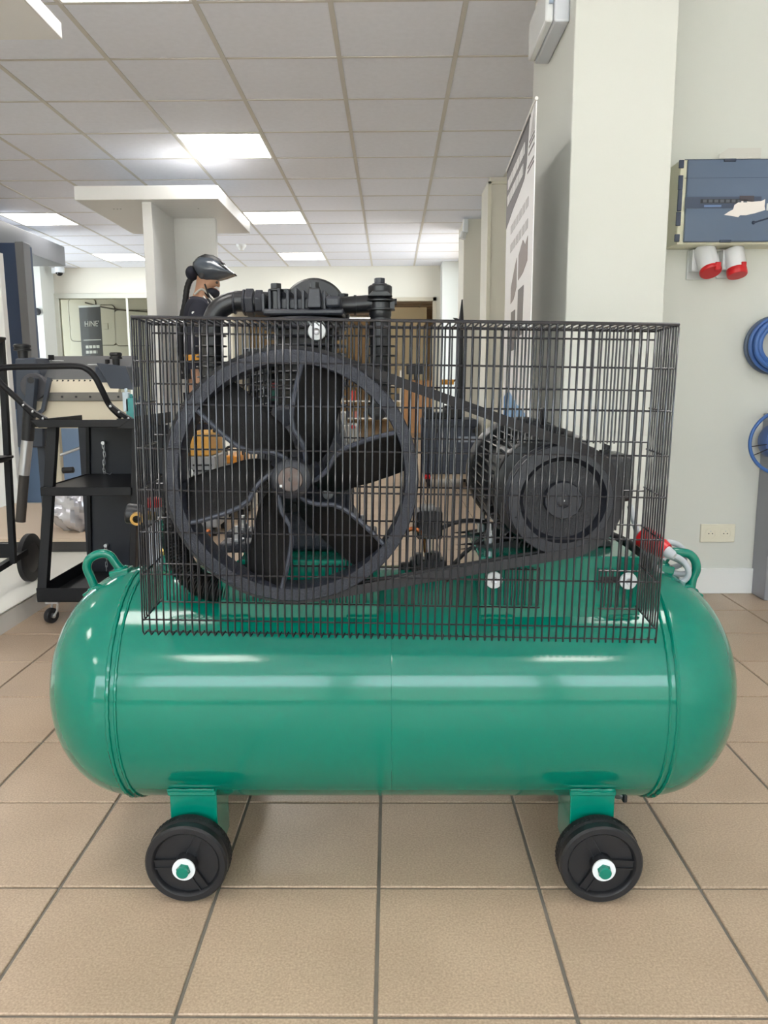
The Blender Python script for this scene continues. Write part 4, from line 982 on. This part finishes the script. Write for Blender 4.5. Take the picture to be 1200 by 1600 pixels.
for px, top, wd in ((304, 411, .06), (313, 402.5, .075), (323, 398.5, .08), (333, 400, .078), (343, 405.5, .07), (350, 412, .06)):
    c = V(px, top); sec2.append([Vector((c.x, c.y-wd, c.z-.045)), Vector((c.x, c.y-wd*.7, c.z-.006)), Vector((c.x, c.y, c.z)), Vector((c.x, c.y+wd*.7, c.z-.006)), Vector((c.x, c.y+wd, c.z-.045))])
MB().grid(sec2).build('helmet_crown', PLASB, hm, solid=.012, bev=.003)
a, b2 = V(341, 413, -.085), V(357, 424, -.07)
MB().add([V(342, 412, -.09), V(354, 421, -.085), V(354, 421, .085), V(342, 412, .09)], [(0, 1, 2, 3)]).build('visor_glass', mat('visor_dark', (24, 26, 30), .08), hm, solid=.01)
MB().ball(V(300, 427), .05, 16, 12, (.95, 1.5, 1.1)).build('blower_pad', NAVY, mq)
MB().tube(smooth_path([V(303, 433), V(297, 438), V(292, 452), V(289, 475), V(284, 500), V(282, 530), V(286, 570), V(295, 592)], 6), [.022+.002*(k % 2) for k in range(43)], n=12).build('breathing_hose', RUBBER, mq)
MB().ball(V(331, 458), .06, 18, 12, (1.0, 1.25, .62)).build('face_seal', NAVY, mq)
MB().tube([V(320, 444, -.075), V(326, 462, -.09), V(334, 470, -.07)], .007, n=6).build('chin_strap', RUBBER, mq)
for P in ([V(304, 460, -.08), V(314, 452, -.07), V(322, 456, -.07), V(332, 466, -.09), V(337, 472, -.09)], [V(318, 463, -.11), V(325, 474, -.125)]):
    MB().tube(smooth_path(P, 4), .008, n=6).build('white_piping', mat('piping_white', (206, 204, 196), .6), mq)
MB().cyl(V(302, 489, -.215), V(302, 489, -.222), .012, n=16).build('badge', WHITEP, mq)
MB().cyl(V(318, 742).xyz+Vector((0, 0, .0)), V(318, 742)+Vector((0, 0, .008)), .14, n=32).build('stand_plate', STEEL, mq)

# welding sets on the platform behind the flywheel
def wset(px0, px1, py0, py1, Y, label, top):
    a, b = A(px0, py1, Y), A(px1, py0, Y); h = b.z-a.z; zf = max(a.z, 0)
    t = thing('welding_machine', ((a.x+b.x)/2, Y+.15, 0), label, 'welding machine')
    MB().box(a.x, b.x, Y, Y+.35, .06, zf+h*.62).build('case', mat('case_grey', (150, 152, 156), .4), t, bev=.008)
    MB().box(a.x+.03, b.x-.02, Y-.004, Y+.33, zf+h*.62, b.z).build('top_cover', top, t, bev=.01)
    for k in range(5): z = zf+h*(.1+.09*k); MB().box(a.x+.06, b.x-.02, Y-.006, Y, z, z+.010).build('vent_slat', PLASB, t)
    MB().ring((a.x+.035, Y-.004, zf+h*.35), (0, 1, 0), [(.016, -.008), (.028, -.008), (.028, .004), (.016, .004)], 24).build('dial', WHITEP, t)
    for x in (a.x+.03, b.x-.03):
        for y in (Y+.05, Y+.3): MB().cyl((x-.012, y, .03), (x+.012, y, .03), .03, n=16).build('wheel', RUBBER, t)
    MB().tube(smooth_path([(a.x+.02, Y+.1, b.z-.005), (a.x+.03, Y+.1, b.z+.05), (b.x-.03, Y+.1, b.z+.05), (b.x-.02, Y+.1, b.z-.005)], 5), .009, n=8).build('carry_handle', PLASB, t)
wset(288, 334, 676, 772, 4.7, 'grey welding machine with an orange top behind the left flywheel spokes', mat('orange_plastic', (214, 160, 70), .4))
wset(346, 380, 712, 745, 5.4, 'small machine with orange and black cover, right of the taller orange topped one', mat('amber_plastic', (214, 140, 44), .4))

# ================================================================== FAR LEFT: camera, pier, van and banner behind the glass
c = A(93, 424, 11.3)
dc = thing('dome_camera', (c.x, 11.3, c.z), 'white dome security camera in the far left wall corner', 'camera')
MB().lathe((c.x, 11.3, c.z), (0, 0, 1), [(.062, -.02), (.066, 0), (.066, .05), (.05, .06)], 28).build('housing', WHITEP, dc); MB().ball((c.x, 11.29, c.z-.02), .05, 18, 12, (1, 1, .9)).build('dome', mat('dome_smoke', (20, 20, 22), .05), dc)
MB().box(c.x-.11, c.x-.05, 11.28, 11.32, c.z-.03, c.z+.05).build('wall_arm', WHITEP, dc, bev=.006)
p1 = A(68, 500, 11.12)
struct('pillar_left', MB().box(XL, p1.x, 11.12, YB, 0, CZ), WALL)
c = A(59, 487, 11.1); t = thing('coat_hook', (c.x, 11.1, c.z), 'small dark round hook on the bright white pier at far left', 'hook')
MB().lathe((c.x, 11.12, c.z), (0, -1, 0), [(.025, 0), (.03, .02), (.05, .03), (.05, .05), (.02, .06)], 20).build('knob_body', PLASB, t)
VAN = mat('van_beige', (206, 198, 178), .4); SEAM = mat('van_seam', (88, 80, 68), .7)
vn = thing('van', (-4.3, 13.3, 0), 'beige panel van parked behind the left glass partition', 'van')
VY = 13.0
MB().box(-6.6, -2.6, VY, VY+1.7, .35, 2.36).build('van_body', VAN, vn, bev=.06, seg=4)
def rr(x0, x1, z0, z1, r):
    P = []
    for cx_0, cz_0, a0 in ((x1-r, z1-r, 0), (x0+r, z1-r, PI/2), (x0+r, z0+r, PI), (x1-r, z0+r, 1.5*PI)):
        P += [(cx_0+r*math.cos(a0+k*PI/10), cz_0+r*math.sin(a0+k*PI/10)) for k in range(6)]
    return P
for px0, px1, py0, py1 in ((111, 150, 466, 534), (154, 180, 476, 540), (181, 236, 484, 541)):
    a, b = A(px0, py1, VY), A(px1, py0, VY)
    o = MB().prism(rr(a.x, b.x, a.z, b.z, .07), 1, VY-.012, VY+.001).build('side_panel', SEAM, vn)
    MB().prism(rr(a.x+.012, b.x-.012, a.z+.012, b.z-.012, .06), 1, VY-.02, VY-.005).build('panel_skin', VAN, o)
MB().tube([A(133, 473, VY-.02), A(160, 480, VY-.02), A(184, 484, VY-.02), A(240, 488, VY-.02)], .012, n=6).build('roof_line', SEAM, vn)
c = A(164, 510, VY-.03); MB().box(c.x-.05, c.x+.05, VY-.03, VY-.02, c.z-.05, c.z+.05).build('fuel_flap', VAN, vn, bev=.004)
for x in (-5.8, -3.4): MB().ring((x, VY+.02, .33), (0, 1, 0), [(.16, 0), (.31, 0), (.33, .03), (.33, .2), (.16, .2)], 32).build('wheel', RUBBER, vn)
BYY = 12.3
pb = [A(x, y, BYY) for x, y in ((122, 478), (156, 487), (166, 572), (128, 572))]
rb_ = thing('roll_up_banner', (A(145, 700, BYY).x, BYY, 0), 'dark roll-up banner lettered in white behind the left glass partition', 'banner')
ang = .25
a, b = pb[3], pb[2]; ztp = pb[0].z; wd = .42; cx0 = A(141, 500, BYY).x; Rb = Matrix.Rotation(-.38, 3, 'Z')
def BN(u, v, d=0): return Vector((cx0, BYY, 0))+Rb @ Vector((u, d, v))
def bquad(u0, u1, v0, v1, d, name, m, th=.004):
    vs = [BN(u, v, dd) for dd in (d, d+th) for u, v in ((u0, v0), (u1, v0), (u1, v1), (u0, v1))]
    return MB().add(vs, [(0, 1, 2, 3), (7, 6, 5, 4), (0, 4, 5, 1), (1, 5, 6, 2), (2, 6, 7, 3), (3, 7, 4, 0)]).build(name, m, rb_)
bquad(-.21, .21, .06, 2.12, 0, 'banner_sheet', mat('banner_dark', (46, 42, 43), .5))
bquad(-.21, .21, 2.12, 2.15, -.008, 'top_rail', ALU, .02); bquad(-.24, .24, 0, .07, -.08, 'base_box', ALU, .16)
WPR = mat('print_white', (214, 212, 208), .5)
for v in (1.62, 1.33): bquad(-.15, .19, v, v+.012, -.003, 'printed_rule', WPR, .002)
for v, u1 in ((1.50, .15), (1.42, .10)):
    for k in range(4): bquad(-.12+k*.07, -.12+k*.07+(.055 if k < 3 else u1-.09), v, v+.045, -.003, 'printed_line', WPR, .002)
def text(s_, loc, size, m, parent, rot, name='lettering', ext=.001):
    cu = bpy.data.curves.new(name, 'FONT'); cu.body = s_; cu.size = size; cu.extrude = ext; cu.align_x = 'CENTER'; cu.materials.append(m)
    t_ = bpy.data.objects.new(name, cu); COL.objects.link(t_); me = bpy.data.meshes.new_from_object(t_.evaluated_get(bpy.context.evaluated_depsgraph_get()))
    bpy.data.objects.remove(t_); o = bpy.data.objects.new(name, me); COL.objects.link(o); o.parent = parent; o.location = Vector(loc)-WO[parent]; o.rotation_euler = rot; return o
tx = text("HINE'", BN(.03, 1.83, -.006), .12, WPR, rb_, (PI/2, 0, -.38))

# smoke detector and small wall lamp
t = thing('smoke_detector', (-1.8, 9.75, CZ), 'round white smoke detector on the far ceiling tiles', 'detector')
MB().lathe((-1.8, 9.75, CZ), (0, 0, -1), [(.06, 0), (.06, .02), (.05, .035), (.035, .05), (.03, .07), (.0, .075)], 24).build('detector_body', LFR, t)
c = A(725, 362, 8.4); t = thing('spot_fitting', (c.x, 8.3, c.z), 'small white emergency spot on the far pillar under the ceiling', 'lamp')
MB().box(c.x-.02, c.x+.03, 8.25, 8.35, c.z-.03, c.z+.10).build('spot_box', WHITEP, t, bev=.006); MB().cyl((c.x-.03, 8.3, c.z-.09), (c.x-.01, 8.3, c.z-.02), .035, .03, n=16).build('spot_head', LFR, t)
# emergency light by the near pillar
t = thing('emergency_light', (.65, 3.2, 2.4), 'white emergency light box on the near pillar below the ceiling', 'emergency light')
xq = PX0
p = A(874, 28, 3.06)
MB().box(xq-.055, xq, 3.04, 3.42, p.z-.02, p.z+.15).build('light_box', mat('lamp_body_grey', (205, 210, 218), .35), t, bev=.006)
MB().box(xq-.085, xq-.055, 3.05, 3.41, p.z-.015, p.z+.13).build('diffuser', mat('opal_plastic', (224, 228, 230), .25), t, bev=.008)
MB().box(xq-.075, xq-.06, 3.036, 3.043, p.z+.04, p.z+.10).build('end_window', mat('end_blue', (160, 176, 196), .3), t)

# ================================================================== BANNER BESIDE THE PILLAR
n0, n1 = FL(838, 150, 1.87)*1, FL(793, 262, 1.87)*1; n0.z = n1.z = 0; du = (n0-n1); BW = du.length; du.normalize(); dn = Vector((-du.y, du.x, 0))
if dn.x > 0: dn = -dn
rb2 = thing('roll_up_banner', (.57, 3.4, 0), 'tall white roll-up banner with grey header beside the near pillar', 'banner')
def B2(s_, z, d=0): return n1+du*(BW*s_)+Vector((0, 0, z*.935))+dn*d
def poly2(P, d, name, m, th=.0012):
    n = len(P); vs = [B2(s_, z, d) for s_, z in P]+[B2(s_, z, d-th) for s_, z in P]
    return MB().add(vs, [tuple(range(n)), tuple(range(2*n-1, n-1, -1))]+[(i, n+i, n+(i+1) % n, (i+1) % n) for i in range(n)]).build(name, m, rb2, smooth=0)
BWH = mat('banner_white', (238, 238, 240), .45); BGR = mat('banner_grey_print', (98, 94, 98), .45); BLI = mat('banner_light_print', (190, 188, 190), .5); BTX = mat('banner_text_print', (226, 225, 226), .5)
poly2([(0, .08), (1, .08), (1, 1.985), (0, 1.985)], 0, 'banner_sheet', BWH, .003)
m = MB().tube([B2(-.01, 1.99), B2(1.01, 1.99)], .006, n=8).build('top_rail', ALU, rb2)
m = MB(); P = [B2(s_, z, d) for s_ in (-.02, 1.02) for z in (0, .08) for d in (-.09, .09)]
m.add(P, [(0, 1, 3, 2), (4, 6, 7, 5), (0, 4, 5, 1), (2, 3, 7, 6), (0, 2, 6, 4), (1, 5, 7, 3)]).build('base_box', ALU, rb2, bev=.01)
poly2([(0, 1.98), (.83, 1.98), (.76, 1.83), (.70, 1.79), (.5, 1.77), (.3, 1.755), (0, 1.72)], .0014, 'header_print', BGR)
poly2([(0, 1.984), (.86, 1.984), (.86, 1.972), (0, 1.972)], .0026, 'header_edge', mat('print_black', (34, 32, 36), .5))
for z, s0, s1 in ((1.885, .06, .70), (1.815, .05, .66)):
    s_ = s0; k = 0
    while s_ < s1:
        w_ = (.11, .07, .13, .09)[k % 4]; poly2([(s_, z), (min(s1, s_+w_), z), (min(s1, s_+w_), z+.042), (s_, z+.042)], .0026, 'printed_word', BTX); s_ += w_+.018; k += 1
poly2([(.86, 1.90), (.97, 1.90), (.97, 1.98)], .0014, 'printed_mark', BLI)
for k, z in enumerate((1.885, 1.87, 1.845, 1.80, 1.785)): poly2([(.84-.01*k, z), (.98, z), (.98, z+.007), (.84-.01*k, z+.007)], .0014, 'printed_stripe', BGR)
for z in (1.66, 1.58):
    for k in range(6): s_ = .22+k*.11; poly2([(s_, z), (s_+.08, z), (s_+.08, z+.035), (s_, z+.035)], .0014, 'printed_word', BLI)
MPR = mat('banner_taupe_print', (142, 132, 130), .5)
poly2([(.28, 1.42), (.28, 1.35), (.40, 1.36), (.50, 1.40), (.50, 1.52), (.44, 1.50)], .0014, 'printed_picture', MPR); poly2([(.56, 1.42), (.72, 1.43), (.86, 1.46), (.86, 1.55), (.78, 1.53), (.70, 1.56), (.56, 1.52)], .0014, 'printed_picture', MPR)
poly2([(.30, 1.14), (.46, 1.14), (.47, 1.31), (.31, 1.31)], .0014, 'printed_picture', BGR); poly2([(.56, 1.19), (.74, 1.19), (.76, 1.38), (.57, 1.38)], .0014, 'printed_picture', BGR)
poly2([(.15, .76), (.9, .76), (.9, .88), (.6, .91), (.3, .96), (.15, .93)], .0014, 'printed_picture', mat('print_sky', (126, 170, 214), .5)); poly2([(.08, .80), (.28, .80), (.30, .93), (.2, .96), (.08, .93)], .0026, 'printed_picture', mat('print_blue', (44, 120, 190), .5))
for px in (810, 818):
    p = A(px, 600, 3.9); pass

# ================================================================== RIGHT WALL
FY = 3.255
fb0, fb1 = A(1060, 378, FY), A(1243, 248, FY)
fu = thing('fuse_box', ((fb0.x+fb1.x)/2, RWY, fb0.z), 'cream fuse box with a dark smoked cover on the right wall', 'fuse box')
MB().box(fb0.x-.004, fb1.x+.004, FY+.014, RWY, fb0.z-.008, fb1.z+.004).build('enclosure', mat('box_cream', (222, 220, 196), .4), fu, bev=.004)
SMK = mat('smoked_cover', (94, 110, 134), .16, var=.05, vscale=4); SMD = mat('smoked_edge', (56, 66, 86), .2)
cv = MB().box(fb0.x+.022, fb1.x-.012, FY, FY+.016, fb0.z, fb1.z).build('cover', SMK, fu, bev=.003)
def fq(px0, px1, py0, py1, name, m, d0=.003, bev=0.0, par=None):
    a, b = A(px0, py1, FY), A(px1, py0, FY); return MB().box(a.x, b.x, FY-d0, FY+.004, a.z, b.z).build(name, m, par or cv, bev=bev)
for y0_, y1_ in ((250, 263), (274, 297), (297, 330), (331, 353), (366, 378)): fq(1060.5-(y0_-250)*.06, 1069-(y0_-250)*.06, y0_, y1_, 'hinge', SMD, .004, .002)
fq(1070, 1240, 277, 278.5, 'cover_rib', SMD, .0015); fq(1070, 1240, 248, 250, 'cover_edge', SMD, .002); fq(1070, 1240, 376, 378.5, 'cover_edge', SMD, .002)
fq(1070, 1190, 307, 326, 'breaker_rail', mat('rail_blue', (64, 76, 98), .3), .001); fq(1094, 1178, 311, 318, 'breaker_row', mat('breaker_dark', (48, 52, 62), .3), .002)
for k in range(8): fq(1098+k*9, 1104+k*9, 312, 316.5, 'breaker', mat('breaker_grey', (88, 92, 102), .35), .003)
fq(1100, 1127, 320.5, 323.5, 'breaker_label', mat('label_blue', (104, 128, 172), .4), .0015)
fq(1155, 1178, 306, 314, 'breaker_block', mat('block_brown', (72, 68, 76), .3), .003)
fq(1131, 1150, 248, 253, 'latch', SMD, .006, .002); fq(1124, 1142, 375, 379, 'latch', SMD, .006, .002); fq(1197, 1206, 318, 329, 'latch_tab', WHITEP, .005)
P = [A(x, y, FY-.004) for x, y in ((1132, 335.5), (1140, 330), (1146, 327), (1148, 320), (1157, 314), (1175, 315), (1190, 314), (1196, 311), (1195, 322), (1196, 328), (1180, 333), (1166, 336), (1157, 336), (1154, 339), (1142, 337))]
MB().prism([(p.x, p.z) for p in P], 1, FY-.0022, FY+.001).build('torn_sticker', mat('sticker_paper', (236, 230, 226), .7, bump=.3, bscale=60), cv)
c = A(1177, 348, FY); MB().tube([A(1177, 348, FY-.002), A(1200, 341, FY-.002)], .003, n=8).ball((c.x, FY-.002, c.z), .007, 10, 8).build('seal_wire', SMD, cv)
a, b = A(1124, 247, 3.33), A(1190, 231, 3.33)
cd = tag(MB().prism([(a.x, a.z-.002), (b.x, a.z-.002), (b.x, b.z), (a.x+.035, b.z), (a.x, a.z+.015)], 1, 3.33, 3.334).build('paper_card', mat('clear_card', (206, 204, 198), .4), None, off=((a.x+b.x)/2, 3.33, a.z)), 'pale clear card standing on top of the fuse box', 'card')
# red sockets
def socket(px0, px1, py0, py1, tilt, label):
    a, b = A(px0, py1, RWY-.02), A(px1, py0, RWY-.02); xm = (a.x+b.x)/2
    t = thing('industrial_socket', (xm, RWY, b.z), label, 'socket')
    MB().box(a.x, b.x, RWY-.012, RWY, a.z+.03, b.z).build('back_plate', mat('socket_grey', (206, 210, 210), .4), t, bev=.003)
    r = (b.x-a.x)*.46; top = Vector((xm+.006, RWY-.045, b.z)); bot = top+Vector((.006*tilt, -.035*tilt, a.z+.055-b.z))
    bd_ = MB().box(a.x+.006, b.x-.002, RWY-.05, RWY-.008, a.z+.06, b.z-.001).cyl(top+Vector((0, .0, -.002)), bot, r*.98, r*.92, n=28)
    bd_.build('socket_body', mat('socket_white', (226, 228, 232), .35), t, bev=.002)
    d = (bot-top).normalized()
    lid = MB().lathe(bot, d, [(r*.94, -.004), (r*.97, 0), (r*.97, .022 if tilt < 1.2 else .008), (r*.9, .026 if tilt < 1.2 else .012), (0, .027 if tilt < 1.2 else .013)], 30).build('socket_lid', RED, t)
    MB().box(bot.x+r*.1, bot.x+r*.6, bot.y-r*.9, bot.y-r*.6, bot.z-.004, bot.z+.028).build('lid_hinge', RED, lid, bev=.003)
socket(1073, 1113, 391, 448, 1.5, 'left red-lidded industrial socket under the fuse box')
socket(1120, 1157, 392, 446, .8, 'right red-lidded industrial socket under the fuse box')
a, b = A(1092.5, 847, RWY), A(1148.5, 818.5, RWY)
so = thing('wall_socket', ((a.x+b.x)/2, RWY, a.z), 'cream double wall socket above the white skirting', 'socket')
CS = mat('socket_cream', (226, 222, 204), .35)
MB().box(a.x, b.x, RWY-.008, RWY, a.z, b.z).build('cover_plate', CS, so, bev=.003)
for f_ in (.29, .72):
    x = a.x+(b.x-a.x)*f_; z = (a.z+b.z)/2
    i_ = MB().ring((x, RWY-.008, z), (0, 1, 0), [(.0215, -.002), (.0235, -.002), (.0235, .003), (.0215, .003)], 28).lathe((x, RWY-.0078, z), (0, -1, 0), [(.021, 0), (.019, .0006), (0, .0008)], 24).build('socket_insert', CS, so)
    for dx, dz in ((-.008, -.001), (.008, -.001), (0, .009)): MB().cyl((x+dx, RWY-.010, z+dz), (x+dx, RWY-.006, z+dz), .0026, n=8).build('pin_hole' if dz < .005 else 'earth_pin', PLASB if dz < .005 else STEEL, i_)
# hoses on the wall, cut by the picture edge
BL = mat('blue_hose', (62, 104, 172), .35); BL2 = mat('grey_blue_hose', (84, 100, 124), .4)
c = A(1224, 538, 3.30); k1 = dep(c)/F
hc = thing('hose_coil', (c.x, 3.34, c.z), 'blue hose coil on the right wall, above the thin blue reel ring', 'hose')
for j, (r, y, m_) in enumerate(((46, 3.372, BL2), (43, 3.352, BL2), (45, 3.334, BL), (40, 3.318, BL), (42, 3.300, BL), (35, 3.305, BL))):
    MB().tube([(c.x+r*k1*math.cos(t*PI/32), y, c.z+(r-3)*k1*math.sin(t*PI/32)) for t in range(64)], .010, n=8, closed=True).build('hose_loop', m_, hc)
MB().cyl((c.x, RWY, c.z+.07), (c.x, 3.27, c.z+.075), .012, n=14).build('wall_hook', STEEL, hc)
c = A(1226, 691, 3.28); k1 = dep(c)/F
hr = thing('hose_reel', (c.x, 3.34, c.z), 'thin blue reel ring with dark spokes on the right wall, lower one', 'hose reel')
MB().tube([(c.x+54*k1*math.cos(t*PI/36), 3.28, c.z+50*k1*math.sin(t*PI/36)) for t in range(72)], .0075, n=10, closed=True).build('reel_ring', BL, hr)
MB().lathe((c.x, 3.30, c.z), (0, 1, 0), [(.0, -.01), (28*k1, -.01), (30*k1, 0), (30*k1, .05), (24*k1, .085)], 36).build('reel_drum', mat('drum_blue', (70, 96, 150), .4), hr)
for t in (188, 205, 60, 120, 300, 340): a_ = math.radians(t); MB().tube([(c.x+26*k1*math.cos(a_), 3.29, c.z+26*k1*math.sin(a_)), (c.x+53*k1*math.cos(a_), 3.281, c.z+49.5*k1*math.sin(a_))], .0022, n=6).build('spoke', PLASB, hr)

# ================================================================== SEEN THROUGH THE GUARD
YT = 7.0; a, b = A(660, 752, YT), A(744, 650, YT)
SL = mat('slate_plastic', (66, 74, 90), .45); SL2 = mat('slate_plastic_dark', (48, 54, 68), .45)
tb_ = thing('tool_trolley', ((a.x+b.x)/2, YT+.25, 0), 'dark slate tool trolley with a black machine on top, behind the drive belt', 'trolley')
MB().box(a.x, b.x, YT, YT+.45, .12, b.z-.04).build('trolley_body', SL, tb_, bev=.015)
MB().box(a.x-.006, b.x+.006, YT-.012, YT+.46, b.z-.10, b.z-.03).build('lid', SL2, tb_, bev=.01)
for k, py in enumerate((668, 700, 720)): z = A(700, py, YT).z; MB().box(a.x+.01, b.x-.01, YT-.006, YT+.01, z-.004, z+.004).build('drawer_gap', SL2, tb_)
c0, c1 = A(716, 691, YT), A(744, 682, YT); MB().box(c0.x, c1.x, YT-.012, YT, c0.z, c1.z).build('label_strip', mat('strip_grey', (150, 160, 176), .4), tb_)
for px in (682, 740): c = A(px, 673, YT); MB().box(c.x-.012, c.x+.012, YT-.03, YT, c.z-.018, c.z+.018).build('latch', PLASB, tb_, bev=.003)
MB().box(a.x, b.x, YT+.02, YT+.43, .075, .125).build('base_rail', mat('rail_beige', (190, 172, 150), .5), tb_)
for x in (a.x+.06, b.x-.06):
    for y in (YT+.08, YT+.38): MB().cyl((x-.015, y, .0385), (x+.015, y, .0385), .038, n=18).build('caster', RUBBER, tb_)
m = MB().box(a.x+.02, a.x+.22, YT+.05, YT+.3, b.z-.03, b.z+.03).box(a.x+.2, a.x+.36, YT+.08, YT+.28, b.z-.03, b.z+.09).cyl((a.x+.06, YT+.06, b.z+.02), (a.x+.06, YT+.3, b.z+.02), .05, n=18)
m.build('bench_machine', PLASB, tb_, bev=.01)
MB().cyl((a.x+.02, YT-.005, .10), (a.x+.08, YT-.005, .10), .02, n=12).build('red_cap', RED, tb_)

# black stand with orange bar in front of the end pillar
YS = 8.1; c = A(719, 640, YS)
ts = thing('torch_stand', (c.x, YS, 0), 'tall black stand with an orange bar beside the far white pillar', 'stand')
MB().tube([(c.x, YS, .02), (c.x, YS, A(719, 500, YS).z), (A(722, 468, YS).x, YS, A(722, 468, YS).z)], [.026, .026, .006], n=12).build('stand_pole', PLASB, ts)
MB().lathe((c.x, YS, 0), (0, 0, 1), [(.16, 0), (.16, .012), (.03, .03)], 28).build('stand_base', PLASB, ts)
MB().tube([A(708, 497, YS), A(713, 499, YS), A(720, 503, YS)], [.004, .014, .016], n=8).build('side_leaf', PLASB, ts); MB().ball(A(714, 510, YS), .022, 14, 10).build('white_ball', WHITEP, ts)
p, q_ = A(689, 601, YS), A(709, 593, YS); MB().box(p.x, q_.x, YS-.02, YS+.02, p.z, q_.z).build('orange_bar', ORNG, ts, bev=.004)
MB().tube([A(706, 596, YS), A(716, 593, YS), A(712, 606, YS), A(718, 620, YS)], .016, n=8).build('clamp', mat('clamp_brown', (110, 74, 56), .5), ts)

# workshop counter, monitor, cabinet, bench with goods
WOOD = mat('orange_wood', (204, 150, 96), .45, var=.12, vscale=6)
YCB = 15.0; a, b = A(630, 648, YCB), A(676, 594, YCB)
cb = thing('counter', ((a.x+b.x)/2, YCB+.3, 0), 'orange wood counter in the far room, seen right of the flywheel rim', 'counter')
MB().box(a.x, b.x, YCB, YCB+.6, .0, b.z-.03).build('counter_body', WOOD, cb); MB().box(a.x-.03, b.x+.03, YCB-.03, YCB+.62, b.z-.03, b.z).build('counter_top', WOOD, cb, bev=.004)
for k in range(1, 3): x = a.x+(b.x-a.x)*k/3; MB().box(x-.004, x+.004, YCB-.003, YCB, .1, b.z-.05).build('door_gap', mat('gap_brown', (120, 84, 54), .6), cb)
m0, m1 = A(635, 585, YCB+.2), A(662, 568, YCB+.2); zt = b.z
mo = thing('monitor', ((m0.x+m1.x)/2, YCB+.2, zt), 'black monitor on the orange wood counter', 'monitor')
MB().box(m0.x, m1.x, YCB+.2, YCB+.24, m0.z, m1.z).build('screen', PLASB, mo, bev=.005); MB().box((m0.x+m1.x)/2-.02, (m0.x+m1.x)/2+.02, YCB+.22, YCB+.24, zt, m0.z).box((m0.x+m1.x)/2-.1, (m0.x+m1.x)/2+.1, YCB+.16, YCB+.3, zt, zt+.012).build('screen_foot', PLASB, mo)
YSH = 12.6; zA, zB, zC = A(550, 653, YSH).z, A(550, 626, YSH).z, A(550, 603, YSH).z; x0, x1 = A(512, 640, YSH).x, A(628, 640, YSH).x
sh = thing('shelf_rack', ((x0+x1)/2, YSH+.2, 0), 'pale shelf rack with small goods in the far room, through the flywheel', 'shelf')
WS = mat('shelf_white', (214, 204, 188), .5)
for z in (zA, zB, zC): MB().box(x0, x1, YSH, YSH+.4, z-.02, z).build('shelf_board', WS, sh)
for x in (x0, x1-.03, (x0+x1)/2):
    MB().box(x, x+.03, YSH+.37, YSH+.4, 0, zC+.25).build('rack_post', WS, sh)
random.seed(3)
for z, row in ((zA, 'lower'), (zB, 'middle'), (zC, 'upper')):
    x = x0+.06; k = 0; ORD = ['first', 'second', 'third', 'fourth', 'fifth', 'sixth', 'seventh', 'eighth', 'ninth', 'tenth']
    while x < x1-.12:
        w_ = random.uniform(.05, .1); h = random.uniform(.08, .17); cc = random.choice([(60, 60, 66), (150, 90, 80), (190, 180, 160), (90, 100, 120), (48, 48, 52), (200, 60, 50)])
        if k % 2:
            o = MB().lathe((x+w_/2, YSH+.12, z), (0, 0, 1), [(w_*.4, 0), (w_*.42, h*.7), (w_*.2, h*.85), (w_*.2, h)], 14).build('bottle', mat('goods_%d_%d_%d' % cc, cc, .4), None, off=(x+w_/2, YSH+.12, z))
            tag(o, '%s small bottle from the left on the %s board of the far shelf rack' % (ORD[k//2], row), 'bottle', 'goods on the %s shelf board' % row)
        else:
            o = MB().box(x, x+w_, YSH+.06, YSH+.2, z, z+h).build('carton', mat('goods_%d_%d_%d' % cc, cc, .4), None, off=(x+w_/2, YSH+.12, z), bev=.004)
            tag(o, '%s small carton from the left on the %s board of the far shelf rack' % (ORD[k//2], row), 'box', 'goods on the %s shelf board' % row)
        x += w_+random.uniform(.05, .16); k += 1
# pump stand with red knob seen between spokes
YG = 8.0; a, b = A(524, 712, YG), A(556, 652, YG)
g = thing('grey_machine', ((a.x+b.x)/2, YG+.2, 0), 'pale grey floor machine with a red button, seen between the right flywheel spokes', 'machine')
MB().box(a.x, b.x, YG, YG+.4, .05, b.z-.08).build('machine_body', mat('pale_machine', (170, 168, 162), .45), g, bev=.015); MB().box(a.x, (a.x+b.x)/2, YG+.05, YG+.35, b.z-.1, b.z+.05).build('machine_head', mat('pale_machine', (170, 168, 162), .45), g, bev=.012)
c = A(552, 667, YG-.01); MB().cyl((c.x, YG-.03, c.z), (c.x, YG+.01, c.z), .022, n=16).build('red_button', RED, g)
for x in (a.x+.03, b.x-.03): MB().box(x-.025, x+.025, YG+.03, YG+.37, 0, .05).build('machine_foot', PLASB, g)
